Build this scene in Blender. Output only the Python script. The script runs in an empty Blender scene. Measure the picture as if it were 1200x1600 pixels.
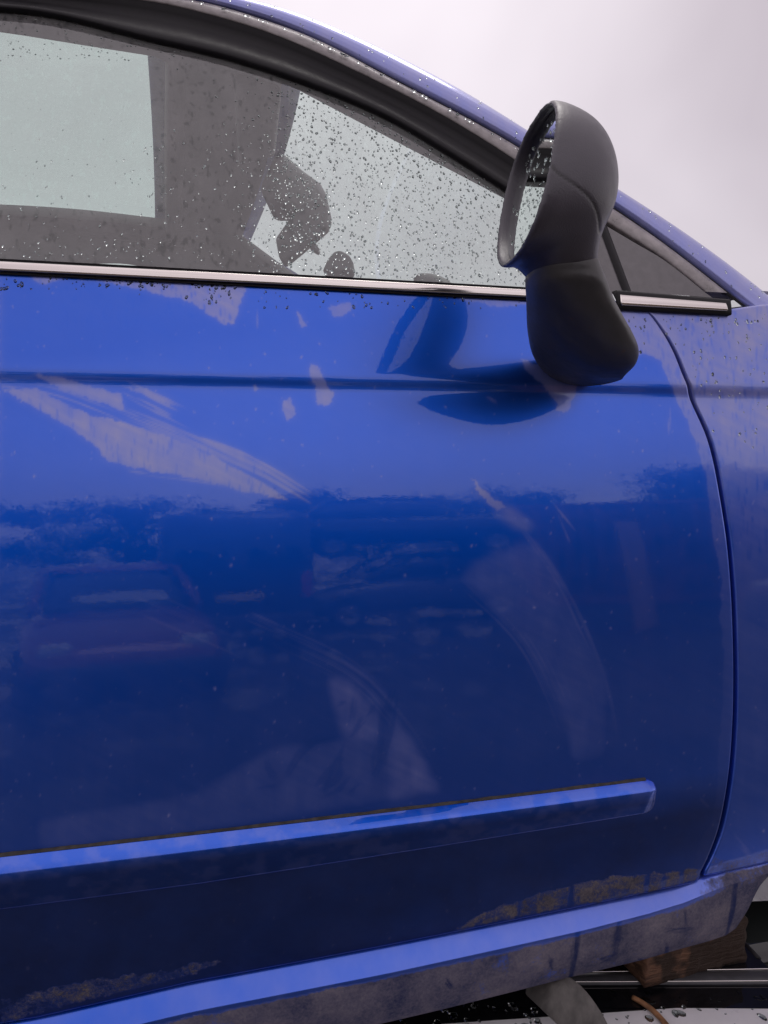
import bpy, math, random
import numpy as np
from mathutils import Vector, Matrix
rnd = random.Random(7)
rng = np.random.default_rng(11)
SC = bpy.context.scene
COL = SC.collection
rad = math.radians

# ------------------------------------------------------------------ camera
ZC = 1.70                                   # lens height above the ground
FPX, YAW, PITCH = 1203.0, rad(14.0), rad(-4.75)
CAM = np.array([0.0, -0.76, ZC])
cam_d = bpy.data.cameras.new('camera')
cam = bpy.data.objects.new('camera', cam_d); COL.objects.link(cam)
cam.location = CAM
cam.rotation_euler = (rad(90) + PITCH, 0, -YAW)
cam_d.sensor_fit = 'HORIZONTAL'; cam_d.sensor_width = 36.0
cam_d.lens = 36.0 * FPX / 1200.0
cam_d.clip_start = 0.02; cam_d.clip_end = 1000.0
SC.camera = cam

# ------------------------------------------------------------------ sky and sun
SUN_EL, SUN_AZ = rad(62), rad(25)
world = bpy.data.worlds.new('World'); SC.world = world; world.use_nodes = True
nt = world.node_tree; nt.nodes.clear()
N = nt.nodes.new; L = nt.links.new
out = N('ShaderNodeOutputWorld'); bg = N('ShaderNodeBackground'); bg2 = N('ShaderNodeBackground'); add = N('ShaderNodeAddShader')
sky = N('ShaderNodeTexSky'); sky.sky_type = 'NISHITA'; sky.sun_disc = False
sky.sun_elevation = SUN_EL; sky.sun_rotation = SUN_AZ
bg2.inputs['Strength'].default_value = 0.015
L(sky.outputs[0], bg2.inputs[0])
tc = N('ShaderNodeTexCoord'); mp = N('ShaderNodeMapping'); mp.inputs['Scale'].default_value = (1.0, 1.0, 1.2)
no = N('ShaderNodeTexNoise'); no.inputs['Scale'].default_value = 0.9; no.inputs['Detail'].default_value = 5; no.inputs['Roughness'].default_value = 0.5
no.inputs['Distortion'].default_value = 0.4
mp.inputs['Location'].default_value = (15.662, 17.637, 0.917)
cr = N('ShaderNodeValToRGB')
cr.color_ramp.elements[0].position = 0.36; cr.color_ramp.elements[0].color = (0.485, 0.418, 0.445, 1)
cr.color_ramp.elements[1].position = 0.68; cr.color_ramp.elements[1].color = (0.90, 0.82, 0.855, 1)
L(tc.outputs['Generated'], mp.inputs[0]); L(mp.outputs[0], no.inputs[0]); L(no.outputs[0], cr.inputs[0])
L(cr.outputs[0], bg.inputs[0]); bg.inputs['Strength'].default_value = 1.16
L(bg.outputs[0], add.inputs[0]); L(bg2.outputs[0], add.inputs[1]); L(add.outputs[0], out.inputs[0])
sun_d = bpy.data.lights.new('sun', 'SUN'); sun_d.energy = 0.7; sun_d.angle = rad(25); sun_d.color = (1, 0.96, 0.92)
sun = bpy.data.objects.new('sun', sun_d); COL.objects.link(sun); sun.location = (0, -5, 12)
sun.rotation_euler = (rad(90) - SUN_EL, 0, rad(180) - SUN_AZ + rad(180))
sv = Vector((math.sin(SUN_AZ) * math.cos(SUN_EL), math.cos(SUN_AZ) * math.cos(SUN_EL), math.sin(SUN_EL)))
sun.rotation_euler = sv.to_track_quat('Z', 'Y').to_euler()
SC.view_settings.view_transform = 'Standard'; SC.view_settings.look = 'None'
SC.view_settings.exposure = 0.0; SC.view_settings.gamma = 1.0; SC.view_settings.use_curve_mapping = False
SC.cycles.max_bounces = 8; SC.cycles.transparent_max_bounces = 16; SC.cycles.transmission_bounces = 6; SC.cycles.diffuse_bounces = 3
SC.cycles.caustics_reflective = False

# ------------------------------------------------------------------ projection helpers (survey of the photograph)
RV = np.array([math.cos(YAW), -math.sin(YAW), 0])
FV = np.array([math.sin(YAW) * math.cos(PITCH), math.cos(YAW) * math.cos(PITCH), math.sin(PITCH)])
UV = np.cross(RV, FV)
def rays(px, py):
    px = np.asarray(px, float); py = np.asarray(py, float)
    return FV + ((px - 600) / FPX)[..., None] * RV + ((800 - py) / FPX)[..., None] * UV
def project(P):
    d = np.asarray(P) - CAM
    z = d @ FV
    return 600 + FPX * (d @ RV) / z, 800 - FPX * (d @ UV) / z, z
def on_surface(px, py, fn):
    """world points where the rays meet the surface Y = fn(X, h), h = height above the lens"""
    d = rays(px, py); t = -CAM[1] / d[..., 1]
    for _ in range(60):
        p = CAM + d * t[..., None]
        t = t + 0.8 * ((fn(p[..., 0], p[..., 2] - ZC) - CAM[1]) / d[..., 1] - t)
    return CAM + d * t[..., None]
def on_level(px, py, h):
    d = rays(px, py); t = h / d[..., 2]
    return CAM + d * t[..., None]
def at_depth(px, py, zc):
    return CAM + rays(px, py) * np.asarray(zc, float)[..., None]
def interp(xs, tab):
    tab = sorted(tab); return np.interp(xs, [a for a, b in tab], [b for a, b in tab])
def smooth_curve(pts, n):
    """Catmull-Rom through pts, n samples even in length"""
    P = np.asarray(pts, float); k = len(P)
    Q = np.vstack([2 * P[0] - P[1], P, 2 * P[-1] - P[-2]]); o = []
    for i in range(k - 1):
        a, b, c, d = Q[i:i + 4]
        for t in np.linspace(0, 1, 24, endpoint=False):
            o.append(0.5 * (2 * b + (c - a) * t + (2 * a - 5 * b + 4 * c - d) * t * t + (3 * b - a - 3 * c + d) * t ** 3))
    o.append(P[-1]); o = np.array(o)
    s = np.r_[0, np.cumsum(np.linalg.norm(np.diff(o, axis=0), axis=1))]
    u = np.linspace(0, s[-1], n)
    return np.stack([np.interp(u, s, o[:, j]) for j in range(o.shape[1])], 1)

# ------------------------------------------------------------------ noise
_lat = rng.random((256, 256))
def vnoise(x, y):
    xi = np.floor(x).astype(int); yi = np.floor(y).astype(int); fx = x - xi; fy = y - yi
    fx = fx * fx * (3 - 2 * fx); fy = fy * fy * (3 - 2 * fy)
    g = lambda a, b: _lat[a & 255, b & 255]
    return (g(xi, yi) * (1 - fx) + g(xi + 1, yi) * fx) * (1 - fy) + (g(xi, yi + 1) * (1 - fx) + g(xi + 1, yi + 1) * fx) * fy
def fbm(x, y, o=4):
    r = 0; a = 0.5
    for i in range(o):
        r = r + a * vnoise(x * 2 ** i + 17 * i, y * 2 ** i + 31 * i); a *= 0.5
    return r / (1 - 0.5 ** o)

# ------------------------------------------------------------------ object helpers
def prop(o, label=None, cat=None, group=None, kind=None):
    if label: o['label'] = label
    if cat: o['category'] = cat
    if group: o['group'] = group
    if kind: o['kind'] = kind
    return o
def empty(name, loc, rz=0.0):
    o = bpy.data.objects.new(name, None); COL.objects.link(o); o.location = loc; o.rotation_euler = (0, 0, rz); o.empty_display_size = 0.2
    return o
def link(name, me, mat, parent=None, smooth=True):
    o = bpy.data.objects.new(name, me); COL.objects.link(o)
    if mat is not None: me.materials.append(mat)
    if smooth: me.polygons.foreach_set('use_smooth', np.ones(len(me.polygons), bool))
    if parent is not None: o.parent = parent
    return o
def raw_mesh(name, V, Fc):
    """V (n,3), Fc (m,3|4) int arrays"""
    V = np.asarray(V, np.float32); Fc = np.asarray(Fc, np.int32); k = Fc.shape[1]
    me = bpy.data.meshes.new(name)
    me.vertices.add(len(V)); me.vertices.foreach_set('co', V.ravel())
    me.loops.add(Fc.size); me.loops.foreach_set('vertex_index', Fc.ravel())
    me.polygons.add(len(Fc)); me.polygons.foreach_set('loop_start', np.arange(0, Fc.size, k, dtype=np.int32))
    me.polygons.foreach_set('loop_total', np.full(len(Fc), k, np.int32))
    me.update(calc_edges=True); return me
def grid_faces(n, m, wrap=False, keep=None):
    i, j = np.meshgrid(np.arange(n - 1), np.arange(m if wrap else m - 1), indexing='ij')
    j2 = (j + 1) % m
    f = np.stack([i * m + j, i * m + j2, (i + 1) * m + j2, (i + 1) * m + j], -1)
    if keep is not None: f = f[keep]
    return f.reshape(-1, 4)
def grid(name, P, mat, parent=None, wrap=False, keep=None, attrs=None, org=None):
    P = np.asarray(P, float); n, m = P.shape[:2]; V = P.reshape(-1, 3)
    me = raw_mesh(name, V, grid_faces(n, m, wrap, keep))
    for k, a in (attrs or {}).items():
        at = me.attributes.new(k, 'FLOAT', 'POINT'); at.data.foreach_set('value', np.asarray(a, np.float32).ravel())
    return link(name, me, mat, parent)
def solid(name, P, mat, parent, thick, **kw):
    """grid sheet with real thickness"""
    o = grid(name, P, mat, parent, **kw)
    md = o.modifiers.new('thickness', 'SOLIDIFY'); md.thickness = thick; md.offset = 0
    return o
def pydata(name, V, Fc, mat, parent=None, smooth=False):
    me = bpy.data.meshes.new(name); me.from_pydata([tuple(map(float, v)) for v in V], [], [tuple(f) for f in Fc]); me.update()
    return link(name, me, mat, parent, smooth)
def box(name, c, s, mat, parent=None, bev=0.0, rz=0.0, rx=0.0):
    V = [(x * s[0] / 2, y * s[1] / 2, z * s[2] / 2) for x in (-1, 1) for y in (-1, 1) for z in (-1, 1)]
    o = pydata(name, V, [(0, 1, 3, 2), (4, 6, 7, 5), (0, 4, 5, 1), (2, 3, 7, 6), (0, 2, 6, 4), (1, 5, 7, 3)], mat, parent)
    o.location = c; o.rotation_euler = (rx, 0, rz)
    if bev:
        b = o.modifiers.new('bevel', 'BEVEL'); b.width = bev; b.segments = 3
        o.data.polygons.foreach_set('use_smooth', np.ones(6, bool))
    return o
def tube_pts(path, r, k=8, cap=True):
    P = np.asarray(path, float); n = len(P); r = np.broadcast_to(np.asarray(r, float), (n,))
    T = np.gradient(P, axis=0); T /= np.linalg.norm(T, axis=1)[:, None]
    up = np.array([0, 0, 1.0]) if abs(T[0, 2]) < 0.9 else np.array([0, 1.0, 0])
    A = np.cross(T, up); A /= np.linalg.norm(A, axis=1)[:, None]; B = np.cross(A, T)
    a = np.linspace(0, 2 * math.pi, k, endpoint=False)
    G = P[:, None] + r[:, None, None] * (np.cos(a)[None, :, None] * A[:, None] + np.sin(a)[None, :, None] * B[:, None])
    if cap: G = np.concatenate([np.repeat(P[:1, None], k, 1), G, np.repeat(P[-1:, None], k, 1)], 0)
    return G
def tube(name, path, r, mat, parent=None, k=8):
    return grid(name, tube_pts(path, r, k), mat, parent, wrap=True)

# ------------------------------------------------------------------ materials
def mat(name):
    m = bpy.data.materials.new(name); m.use_nodes = True
    return m, m.node_tree, m.node_tree.nodes['Principled BSDF'], m.node_tree.nodes['Material Output']
def nd(t, kind, **kw):
    n = t.nodes.new(kind)
    for k, v in kw.items():
        if k in n.inputs: n.inputs[k].default_value = v
        else: setattr(n, k, v)
    return n
def noise_node(t, scale, detail=4, rough=0.55, stretch=None, coord='Object'):
    c = nd(t, 'ShaderNodeTexCoord'); n = nd(t, 'ShaderNodeTexNoise', Scale=scale, Detail=detail, Roughness=rough)
    if stretch:
        mpn = nd(t, 'ShaderNodeMapping'); mpn.inputs['Scale'].default_value = stretch
        t.links.new(c.outputs[coord], mpn.inputs[0]); t.links.new(mpn.outputs[0], n.inputs[0])
    else: t.links.new(c.outputs[coord], n.inputs[0])
    return n
def ramp(t, src, a, b, ca=(0, 0, 0, 1), cb=(1, 1, 1, 1)):
    r = nd(t, 'ShaderNodeValToRGB'); e = r.color_ramp.elements
    e[0].position = a; e[0].color = ca; e[1].position = b; e[1].color = cb
    t.links.new(src, r.inputs[0]); return r
def mixc(t, fac, a, b):
    m = nd(t, 'ShaderNodeMix', data_type='RGBA')
    for k, v in ((0, fac), (6, a), (7, b)):
        if hasattr(v, 'links') or isinstance(v, bpy.types.NodeSocket): t.links.new(v, m.inputs[k])
        else: m.inputs[k].default_value = v
    return m.outputs[2]
def maths(t, op, a, b=None, clamp=False):
    m = nd(t, 'ShaderNodeMath', operation=op, use_clamp=clamp)
    for k, v in ((0, a), (1, b)):
        if v is None: continue
        if isinstance(v, bpy.types.NodeSocket): t.links.new(v, m.inputs[k])
        else: m.inputs[k].default_value = v
    return m.outputs[0]
def bump(t, p, src, strength, dist):
    b = nd(t, 'ShaderNodeBump', Strength=strength, Distance=dist)
    t.links.new(src, b.inputs['Height']); t.links.new(b.outputs[0], p.inputs['Normal']); return b
def simple(name, col, rough=0.5, metal=0.0, vary=0.25, scale=8.0, bmp=0.0, coat=0.0, stretch=None, spec=0.5):
    m, t, p, o = mat(name)
    n = noise_node(t, scale, 5, 0.6, stretch)
    nc = ramp(t, n.outputs[0], 0.33, 0.67).outputs[0]
    c = mixc(t, nc, tuple(x * (1 - vary) for x in col) + (1,), tuple(min(1, x * (1 + vary)) for x in col) + (1,))
    t.links.new(c, p.inputs['Base Color'])
    r = ramp(t, n.outputs[0], 0.3, 0.7, (rough * 0.85,) * 3 + (1,), (min(1, rough * 1.15),) * 3 + (1,))
    t.links.new(r.outputs[0], p.inputs['Roughness'])
    p.inputs['Metallic'].default_value = metal; p.inputs['Coat Weight'].default_value = coat; p.inputs['Coat Roughness'].default_value = 0.04
    p.inputs['Specular IOR Level'].default_value = spec
    if bmp: bump(t, p, n.outputs[0], 0.5, bmp)
    return m

def blue_paint():
    m, t, p, o = mat('blue_clearcoat_paint')
    lk = t.links.new
    dust = nd(t, 'ShaderNodeAttribute', attribute_name='dust').outputs['Fac']
    mud = nd(t, 'ShaderNodeAttribute', attribute_name='mud').outputs['Fac']
    fine = noise_node(t, 300, 5, 0.7).outputs[0]
    mid = noise_node(t, 38, 5, 0.6).outputs[0]
    run = noise_node(t, 60, 4, 0.6, (1.0, 1.0, 0.12)).outputs[0]
    # film of dried dust, thin where the rain has run through it
    d = maths(t, 'MULTIPLY', dust, maths(t, 'ADD', maths(t, 'MULTIPLY', run, 0.55), 0.72), True)
    base = mixc(t, mid, (0.0006, 0.100, 0.69, 1), (0.0010, 0.110, 0.745, 1))
    c1 = mixc(t, d, base, (0.54, 0.50, 0.66, 1))
    # mud
    mm = maths(t, 'ADD', mud, maths(t, 'MULTIPLY', maths(t, 'SUBTRACT', mid, 0.5), 1.3))
    mm = maths(t, 'ADD', mm, maths(t, 'MULTIPLY', maths(t, 'SUBTRACT', fine, 0.5), 0.9))
    mf = ramp(t, maths(t, 'MULTIPLY', mm, ramp(t, mud, 0.02, 0.12).outputs[0]), 0.28, 0.75).outputs[0]
    big = noise_node(t, 16, 6, 0.65).outputs[0]
    wet = nd(t, 'ShaderNodeAttribute', attribute_name='wet').outputs['Fac']
    mudc = mixc(t, ramp(t, maths(t, 'ADD', maths(t, 'MULTIPLY', fine, 0.35), maths(t, 'MULTIPLY', big, 0.75)), 0.42, 0.74).outputs[0], (0.020, 0.018, 0.021, 1), (0.205, 0.172, 0.158, 1))
    mudc = mixc(t, wet, mudc, (0.010, 0.009, 0.014, 1))
    # darker, duller tone on the lowest panels
    darkening = nd(t, 'ShaderNodeAttribute', attribute_name='darkening').outputs['Fac']
    gf = maths(t, 'MULTIPLY', darkening, maths(t, 'ADD', maths(t, 'MULTIPLY', big, 0.7), 0.65), True)
    c1 = mixc(t, gf, c1, (0.016, 0.018, 0.030, 1))
    c2 = mixc(t, maths(t, 'MULTIPLY', mf, 0.9), c1, mudc)
    lk(c2, p.inputs['Base Color'])
    inv = maths(t, 'SUBTRACT', 1.0, mf)
    lk(maths(t, 'MULTIPLY', maths(t, 'SUBTRACT', 1.0, d), maths(t, 'MULTIPLY', inv, 0.9)), p.inputs['Metallic'])
    lk(maths(t, 'ADD', maths(t, 'MULTIPLY', mf, 0.5), 0.34), p.inputs['Roughness'])
    lk(maths(t, 'MULTIPLY', maths(t, 'SUBTRACT', 1.0, maths(t, 'MULTIPLY', gf, 0.6)), maths(t, 'MULTIPLY', inv, maths(t, 'SUBTRACT', 1.0, maths(t, 'MULTIPLY', d, 0.3)))), p.inputs['Coat Weight'])
    lk(maths(t, 'ADD', maths(t, 'MULTIPLY', d, 0.07), 0.012), p.inputs['Coat Roughness'])
    p.inputs['Coat IOR'].default_value = 1.6
    p.inputs['Specular IOR Level'].default_value = 0.25
    bump(t, p, maths(t, 'MULTIPLY', mf, fine), 0.5, 0.0012)
    peel = nd(t, 'ShaderNodeBump', Strength=0.03, Distance=0.0006); lk(noise_node(t, 260, 2, 0.5).outputs[0], peel.inputs['Height']); lk(peel.outputs[0], p.inputs['Coat Normal'])
    return m

def glass_sheet(name, tint, dustc, dusta, coat=0.09):
    """car glass as one sheet: transmits with a tint, mirrors by its angle, carries a thin film of dirt"""
    m, t, p, o = mat(name); t.nodes.remove(p); lk = t.links.new
    tr = nd(t, 'ShaderNodeBsdfTransparent', Color=tint + (1,)); gl = nd(t, 'ShaderNodeBsdfGlossy', Roughness=0.0)
    gl.inputs['Color'].default_value = (1, 1, 1, 1)
    df = nd(t, 'ShaderNodeBsdfDiffuse', Color=dustc + (1,))
    ge = nd(t, 'ShaderNodeNewGeometry'); dp = nd(t, 'ShaderNodeVectorMath', operation='DOT_PRODUCT'); lk(ge.outputs['Normal'], dp.inputs[0]); lk(ge.outputs['Incoming'], dp.inputs[1])
    fr_ = maths(t, 'POWER', maths(t, 'SUBTRACT', 1.0, maths(t, 'ABSOLUTE', dp.outputs['Value'])), 5.0)
    fr_ = maths(t, 'ADD', maths(t, 'MULTIPLY', fr_, 0.92), 0.08)
    m1 = nd(t, 'ShaderNodeMixShader'); m2 = nd(t, 'ShaderNodeMixShader')
    n = noise_node(t, 45, 5, 0.6, (1, 1, 0.25))
    f = ramp(t, n.outputs[0], 0.3, 0.75, (dusta * 0.75,) * 3 + (1,), (dusta * 1.25,) * 3 + (1,))
    n2 = noise_node(t, 190, 3, 0.55, (1, 1, 0.22)); f2 = ramp(t, n2.outputs[0], 0.56, 0.66, (1, 1, 1, 1), (0.35, 0.35, 0.35, 1))
    lk(maths(t, 'MULTIPLY', f.outputs[0], f2.outputs[0]), m1.inputs[0]); lk(tr.outputs[0], m1.inputs[1]); lk(df.outputs[0], m1.inputs[2])
    lk(fr_, m2.inputs[0]); lk(m1.outputs[0], m2.inputs[1]); lk(gl.outputs[0], m2.inputs[2])
    lk(m2.outputs[0], o.inputs[0]); return m

M = {}
M['paint'] = blue_paint()
M['side_glass'] = glass_sheet('tinted_side_glass', (0.84, 0.93, 0.89), (0.55, 0.53, 0.54), 0.19)
M['screen_glass'] = glass_sheet('windscreen_glass', (0.92, 0.97, 0.95), (0.5, 0.5, 0.5), 0.05)
M['roof_glass'] = glass_sheet('sunroof_glass', (0.66, 0.77, 0.73), (0.5, 0.5, 0.5), 0.06)
def water():
    m, t, p, o = mat('rain_water'); t.nodes.remove(p)
    g = nd(t, 'ShaderNodeBsdfGlass', IOR=1.33, Roughness=0.0, Color=(0.84, 0.86, 0.86, 1)); n = noise_node(t, 300, 2)
    b = nd(t, 'ShaderNodeBump', Strength=0.05, Distance=0.0002); t.links.new(n.outputs[0], b.inputs['Height']); t.links.new(b.outputs[0], g.inputs['Normal'])
    t.links.new(g.outputs[0], o.inputs[0]); return m
M['water'] = water()
M['black_plastic'] = simple('grained_black_plastic', (0.035, 0.033, 0.037), 0.42, vary=0.3, scale=60, bmp=0.0003)
M['rubber'] = simple('black_rubber_seal', (0.012, 0.011, 0.014), 0.5, vary=0.3, scale=90, spec=0.25)
M['frame_grey'] = simple('wet_grey_frame_trim', (0.27, 0.245, 0.25), 0.3, vary=0.3, scale=70, bmp=0.0002, spec=0.8)
M['lining'] = simple('grey_headlining', (0.55, 0.525, 0.54), 0.9, vary=0.06, scale=30)
M['mount'] = simple('grey_mount_plastic', (0.30, 0.285, 0.30), 0.7, vary=0.12, scale=30)
M['trim_dark'] = simple('dark_cabin_plastic', (0.17, 0.16, 0.172), 0.6, vary=0.2, scale=40)
M['quarter'] = simple('dusty_dark_quarter_glass', (0.10, 0.092, 0.10), 0.16, vary=0.15, scale=90, spec=0.9)
M['dark'] = simple('black_void_panel', (0.006, 0.006, 0.009), 0.8, vary=0.2)
M['under'] = simple('underbody_dirt', (0.035, 0.03, 0.028), 0.9, vary=0.5, scale=14, bmp=0.002)
def chrome():
    m, t, p, o = mat('weathered_bright_trim')
    n = noise_node(t, 50, 5, 0.6, (0.15, 1, 1)); p.inputs['Metallic'].default_value = 1.0
    t.links.new(mixc(t, n.outputs[0], (0.72, 0.67, 0.64, 1), (0.92, 0.86, 0.83, 1)), p.inputs['Base Color'])
    t.links.new(ramp(t, n.outputs[0], 0.3, 0.8, (0.06,) * 3 + (1,), (0.26,) * 3 + (1,)).outputs[0], p.inputs['Roughness']); return m
M['chrome'] = chrome()
def mirror_m():
    m, t, p, o = mat('mirror_silver'); p.inputs['Metallic'].default_value = 1; p.inputs['Roughness'].default_value = 0.01
    n = noise_node(t, 90, 3); t.links.new(mixc(t, n.outputs[0], (0.80, 0.86, 0.83, 1), (0.86, 0.9, 0.88, 1)), p.inputs['Base Color']); return m
M['mirror'] = mirror_m()
def mirror_plastic():
    m, t, p, o = mat('weathered_mirror_plastic')
    g = nd(t, 'ShaderNodeAttribute', attribute_name='groove').outputs['Fac']
    n = noise_node(t, 55, 5, 0.6).outputs[0]; f = noise_node(t, 900, 2).outputs[0]
    c = mixc(t, n, (0.058, 0.053, 0.068, 1), (0.085, 0.078, 0.096, 1))
    t.links.new(mixc(t, g, c, (0.006, 0.006, 0.007, 1)), p.inputs['Base Color'])
    t.links.new(ramp(t, n, 0.3, 0.7, (0.30,) * 3 + (1,), (0.45,) * 3 + (1,)).outputs[0], p.inputs['Roughness'])
    bump(t, p, f, 0.5, 0.0004); return m
M['mirror_plastic'] = mirror_plastic()
def base_plastic():
    m, t, p, o = mat('scuffed_mirror_base_plastic')
    n = noise_node(t, 40, 5, 0.65).outputs[0]; s = noise_node(t, 70, 4, 0.6, (1.0, 1, 0.15)).outputs[0]; f = noise_node(t, 900, 2).outputs[0]
    c = mixc(t, n, (0.026, 0.026, 0.030, 1), (0.085, 0.080, 0.082, 1))
    c = mixc(t, ramp(t, s, 0.66, 0.72).outputs[0], c, (0.10, 0.055, 0.03, 1))
    t.links.new(c, p.inputs['Base Color'])
    t.links.new(ramp(t, n, 0.3, 0.7, (0.3,) * 3 + (1,), (0.55,) * 3 + (1,)).outputs[0], p.inputs['Roughness'])
    bump(t, p, f, 0.25, 0.0003); return m
M['base_plastic'] = base_plastic()
M['white_paint'] = simple('wet_white_paint', (0.66, 0.64, 0.67), 0.3, vary=0.08, scale=12, coat=1.0)
M['black_gloss'] = simple('black_roof_glass', (0.006, 0.006, 0.008), 0.05, vary=0.3, scale=30, spec=0.6)
M['strip'] = simple('grey_roof_moulding', (0.06, 0.058, 0.065), 0.35, vary=0.2, scale=60)
def wood():
    m, t, p, o = mat('wet_brown_timber')
    f = noise_node(t, 60, 6, 0.7, (0.18, 1.0, 2.2)).outputs[0]; b = noise_node(t, 9, 4, 0.6).outputs[0]
    c = mixc(t, ramp(t, f, 0.36, 0.66).outputs[0], (0.045, 0.020, 0.012, 1), (0.26, 0.13, 0.075, 1))
    t.links.new(mixc(t, ramp(t, b, 0.47, 0.53).outputs[0], c, (0.035, 0.018, 0.011, 1)), p.inputs['Base Color'])
    p.inputs['Roughness'].default_value = 0.7; bump(t, p, f, 0.9, 0.006); return m
M['wood'] = wood()
M['hose'] = simple('perished_grey_rubber', (0.085, 0.078, 0.074), 0.6, vary=0.7, scale=24, bmp=0.002, stretch=(1.4, 1.4, 0.4))
M['twig'] = simple('copper_brown_twig', (0.24, 0.115, 0.055), 0.5, vary=0.4, scale=80)
M['tyre'] = simple('tyre_rubber', (0.02, 0.02, 0.021), 0.85, vary=0.3, scale=20)
M['steel'] = simple('dull_wheel_steel', (0.22, 0.22, 0.23), 0.5, 0.6, vary=0.3, scale=20)
M['dark_glass'] = simple('dark_car_glass', (0.02, 0.024, 0.024), 0.05, vary=0.2, spec=0.8)
M['lamp'] = simple('clear_lamp_lens', (0.5, 0.5, 0.5), 0.12, vary=0.1)
M['lamp_red'] = simple('red_lamp_lens', (0.35, 0.02, 0.015), 0.15, vary=0.1)

# ------------------------------------------------------------------ body side surface
TAB = [(-0.80, -16), (-0.60, -12), (-0.53, -9), (-0.49, -7), (-0.44, -4), (-0.38, -0.5), (-0.30, 0.8), (-0.15, 2.6), (-0.075, 4.2), (-0.03, 6.0),
       (0.005, 7.8), (0.030, 9.2), (0.046, 9.3), (0.055, 6.5), (0.061, -2.0), (0.0645, -6.0), (0.068, -1.0), (0.076, 8.0), (0.092, 10.5), (0.12, 11.5), (0.165, 14), (0.30, 22)]
_h = np.linspace(-0.8, 0.3, 2201); _t = np.interp(_h, [a for a, b in TAB], [b for a, b in TAB])
k_ = np.ones(9) / 9; _t = np.convolve(np.pad(_t, 4, mode='edge'), k_, 'valid')
_y = np.r_[0, np.cumsum(np.tan(np.radians(0.5 * (_t[1:] + _t[:-1]))) * np.diff(_h))]
_y -= np.interp(0, _h, _y)
def plan(X):                       # how the flank bows inwards towards nose and tail
    return 0.020 * (X - 0.1) ** 2 + 0.20 * np.clip(X - 0.75, 0, None) ** 2 + 0.10 * np.clip(-0.7 - X, 0, None) ** 2
def S(X, h): return np.interp(h, _h, _y) + plan(X)
YB = float(S(0.1, 0.165))
def G(X, h): return YB + 0.012 + 0.44 * (h - 0.165) + 0.16 * (h - 0.165) ** 2 + 0.05 * (X - 0.1) ** 2
YC = 0.79                          # centre line of the blue car
def normal_of(fn, P, e=1e-3):
    X, h = P[..., 0], P[..., 2] - ZC
    n = np.stack([(fn(X + e, h) - fn(X - e, h)) / (2 * e), -np.ones_like(X), (fn(X, h + e) - fn(X, h - e)) / (2 * e)], -1)
    return n / np.linalg.norm(n, axis=-1, keepdims=True)

# ------------------------------------------------------------------ dirt survey: film of dust and mud on the flank, drawn as a mask
HM, WM = 1700, 1300
yy, xx = np.mgrid[0:HM, 0:WM].astype(float)
jx = xx + 9 * (fbm(xx / 14, yy / 14) - 0.5) + 5 * (fbm(xx / 4, yy / 4, 2) - 0.5)
jy = yy + 9 * (fbm(xx / 14 + 50, yy / 14 + 9) - 0.5) + 5 * (fbm(xx / 4 + 30, yy / 4, 2) - 0.5)
def inside(poly, x0=None, jit=True):
    P = np.array(poly, float); a0, b0 = np.maximum(np.floor(P.min(0)).astype(int) - 12, 0); a1, b1 = np.ceil(P.max(0)).astype(int) + 12
    sl = (slice(b0, min(b1, HM)), slice(a0, min(a1, WM))); X, Y = (jx[sl], jy[sl]) if jit else (xx[sl], yy[sl])
    r = np.zeros(X.shape, bool); k = len(P)
    for i in range(k):
        (x1, y1), (x2, y2) = P[i], P[(i + 1) % k]
        if y1 == y2: continue
        c = ((y1 > Y) != (y2 > Y)) & (X < (x2 - x1) * (Y - y1) / (y2 - y1) + x1); r ^= c
    return sl, r
dust = np.zeros((HM, WM)); mudm = np.zeros((HM, WM)); dark = np.zeros((HM, WM))
def patch(poly, v, jit=True, target=None):
    sl, r = inside(poly, jit=jit); t = dust if target is None else target
    t[sl] = np.where(r, np.maximum(t[sl], v), t[sl])
def stroke(pts, w, v, target=None, taper=True, mode='max'):
    t = dust if target is None else target
    C = smooth_curve(pts, max(12, int(np.linalg.norm(np.diff(np.array(pts, float), axis=0), axis=1).sum() / 1.5))); n = len(C)
    for i, (x, y) in enumerate(C):
        ww = w * (math.sin(math.pi * (i + 0.5) / n) ** 0.6 if taper else 1.0); q = int(ww + 2)
        x0, x1, y0, y1 = int(x) - q, int(x) + q + 1, int(y) - q, int(y) + q + 1
        if x0 < 0 or y0 < 0 or x1 >= WM or y1 >= HM: continue
        a = np.clip(ww + 0.5 - np.hypot(xx[y0:y1, x0:x1] - x, yy[y0:y1, x0:x1] - y), 0, 1) * v
        t[y0:y1, x0:x1] = np.maximum(t[y0:y1, x0:x1], a)
soft_layer = np.zeros((HM, WM))
def bundle(pts, w, k, wl, v):     # brush-like streaks along a path
    P = np.array(pts, float); T = np.gradient(P, axis=0); Nn = np.stack([-T[:, 1], T[:, 0]], 1); Nn /= np.linalg.norm(Nn, axis=1)[:, None]
    for _ in range(k):
        o = rnd.uniform(-w, w); C = smooth_curve(P + Nn * o, 40); a = rnd.uniform(0, 0.5); b = rnd.uniform(a + 0.2, 1.0)
        stroke(C[int(a * 39):int(b * 39) + 1][::3] if int(b * 39) - int(a * 39) > 9 else C[:6], wl * rnd.uniform(0.4, 1), v * rnd.uniform(0.5, 1))
SHUT_PX = [(995, 478), (1025, 512), (1054, 557), (1074, 606), (1083, 636), (1106, 687), (1119, 732), (1131, 798), (1140, 860), (1146, 930), (1149, 1000),
           (1150, 1080), (1148, 1150), (1142, 1220), (1129, 1290), (1114, 1332), (1099, 1362)]
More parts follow.
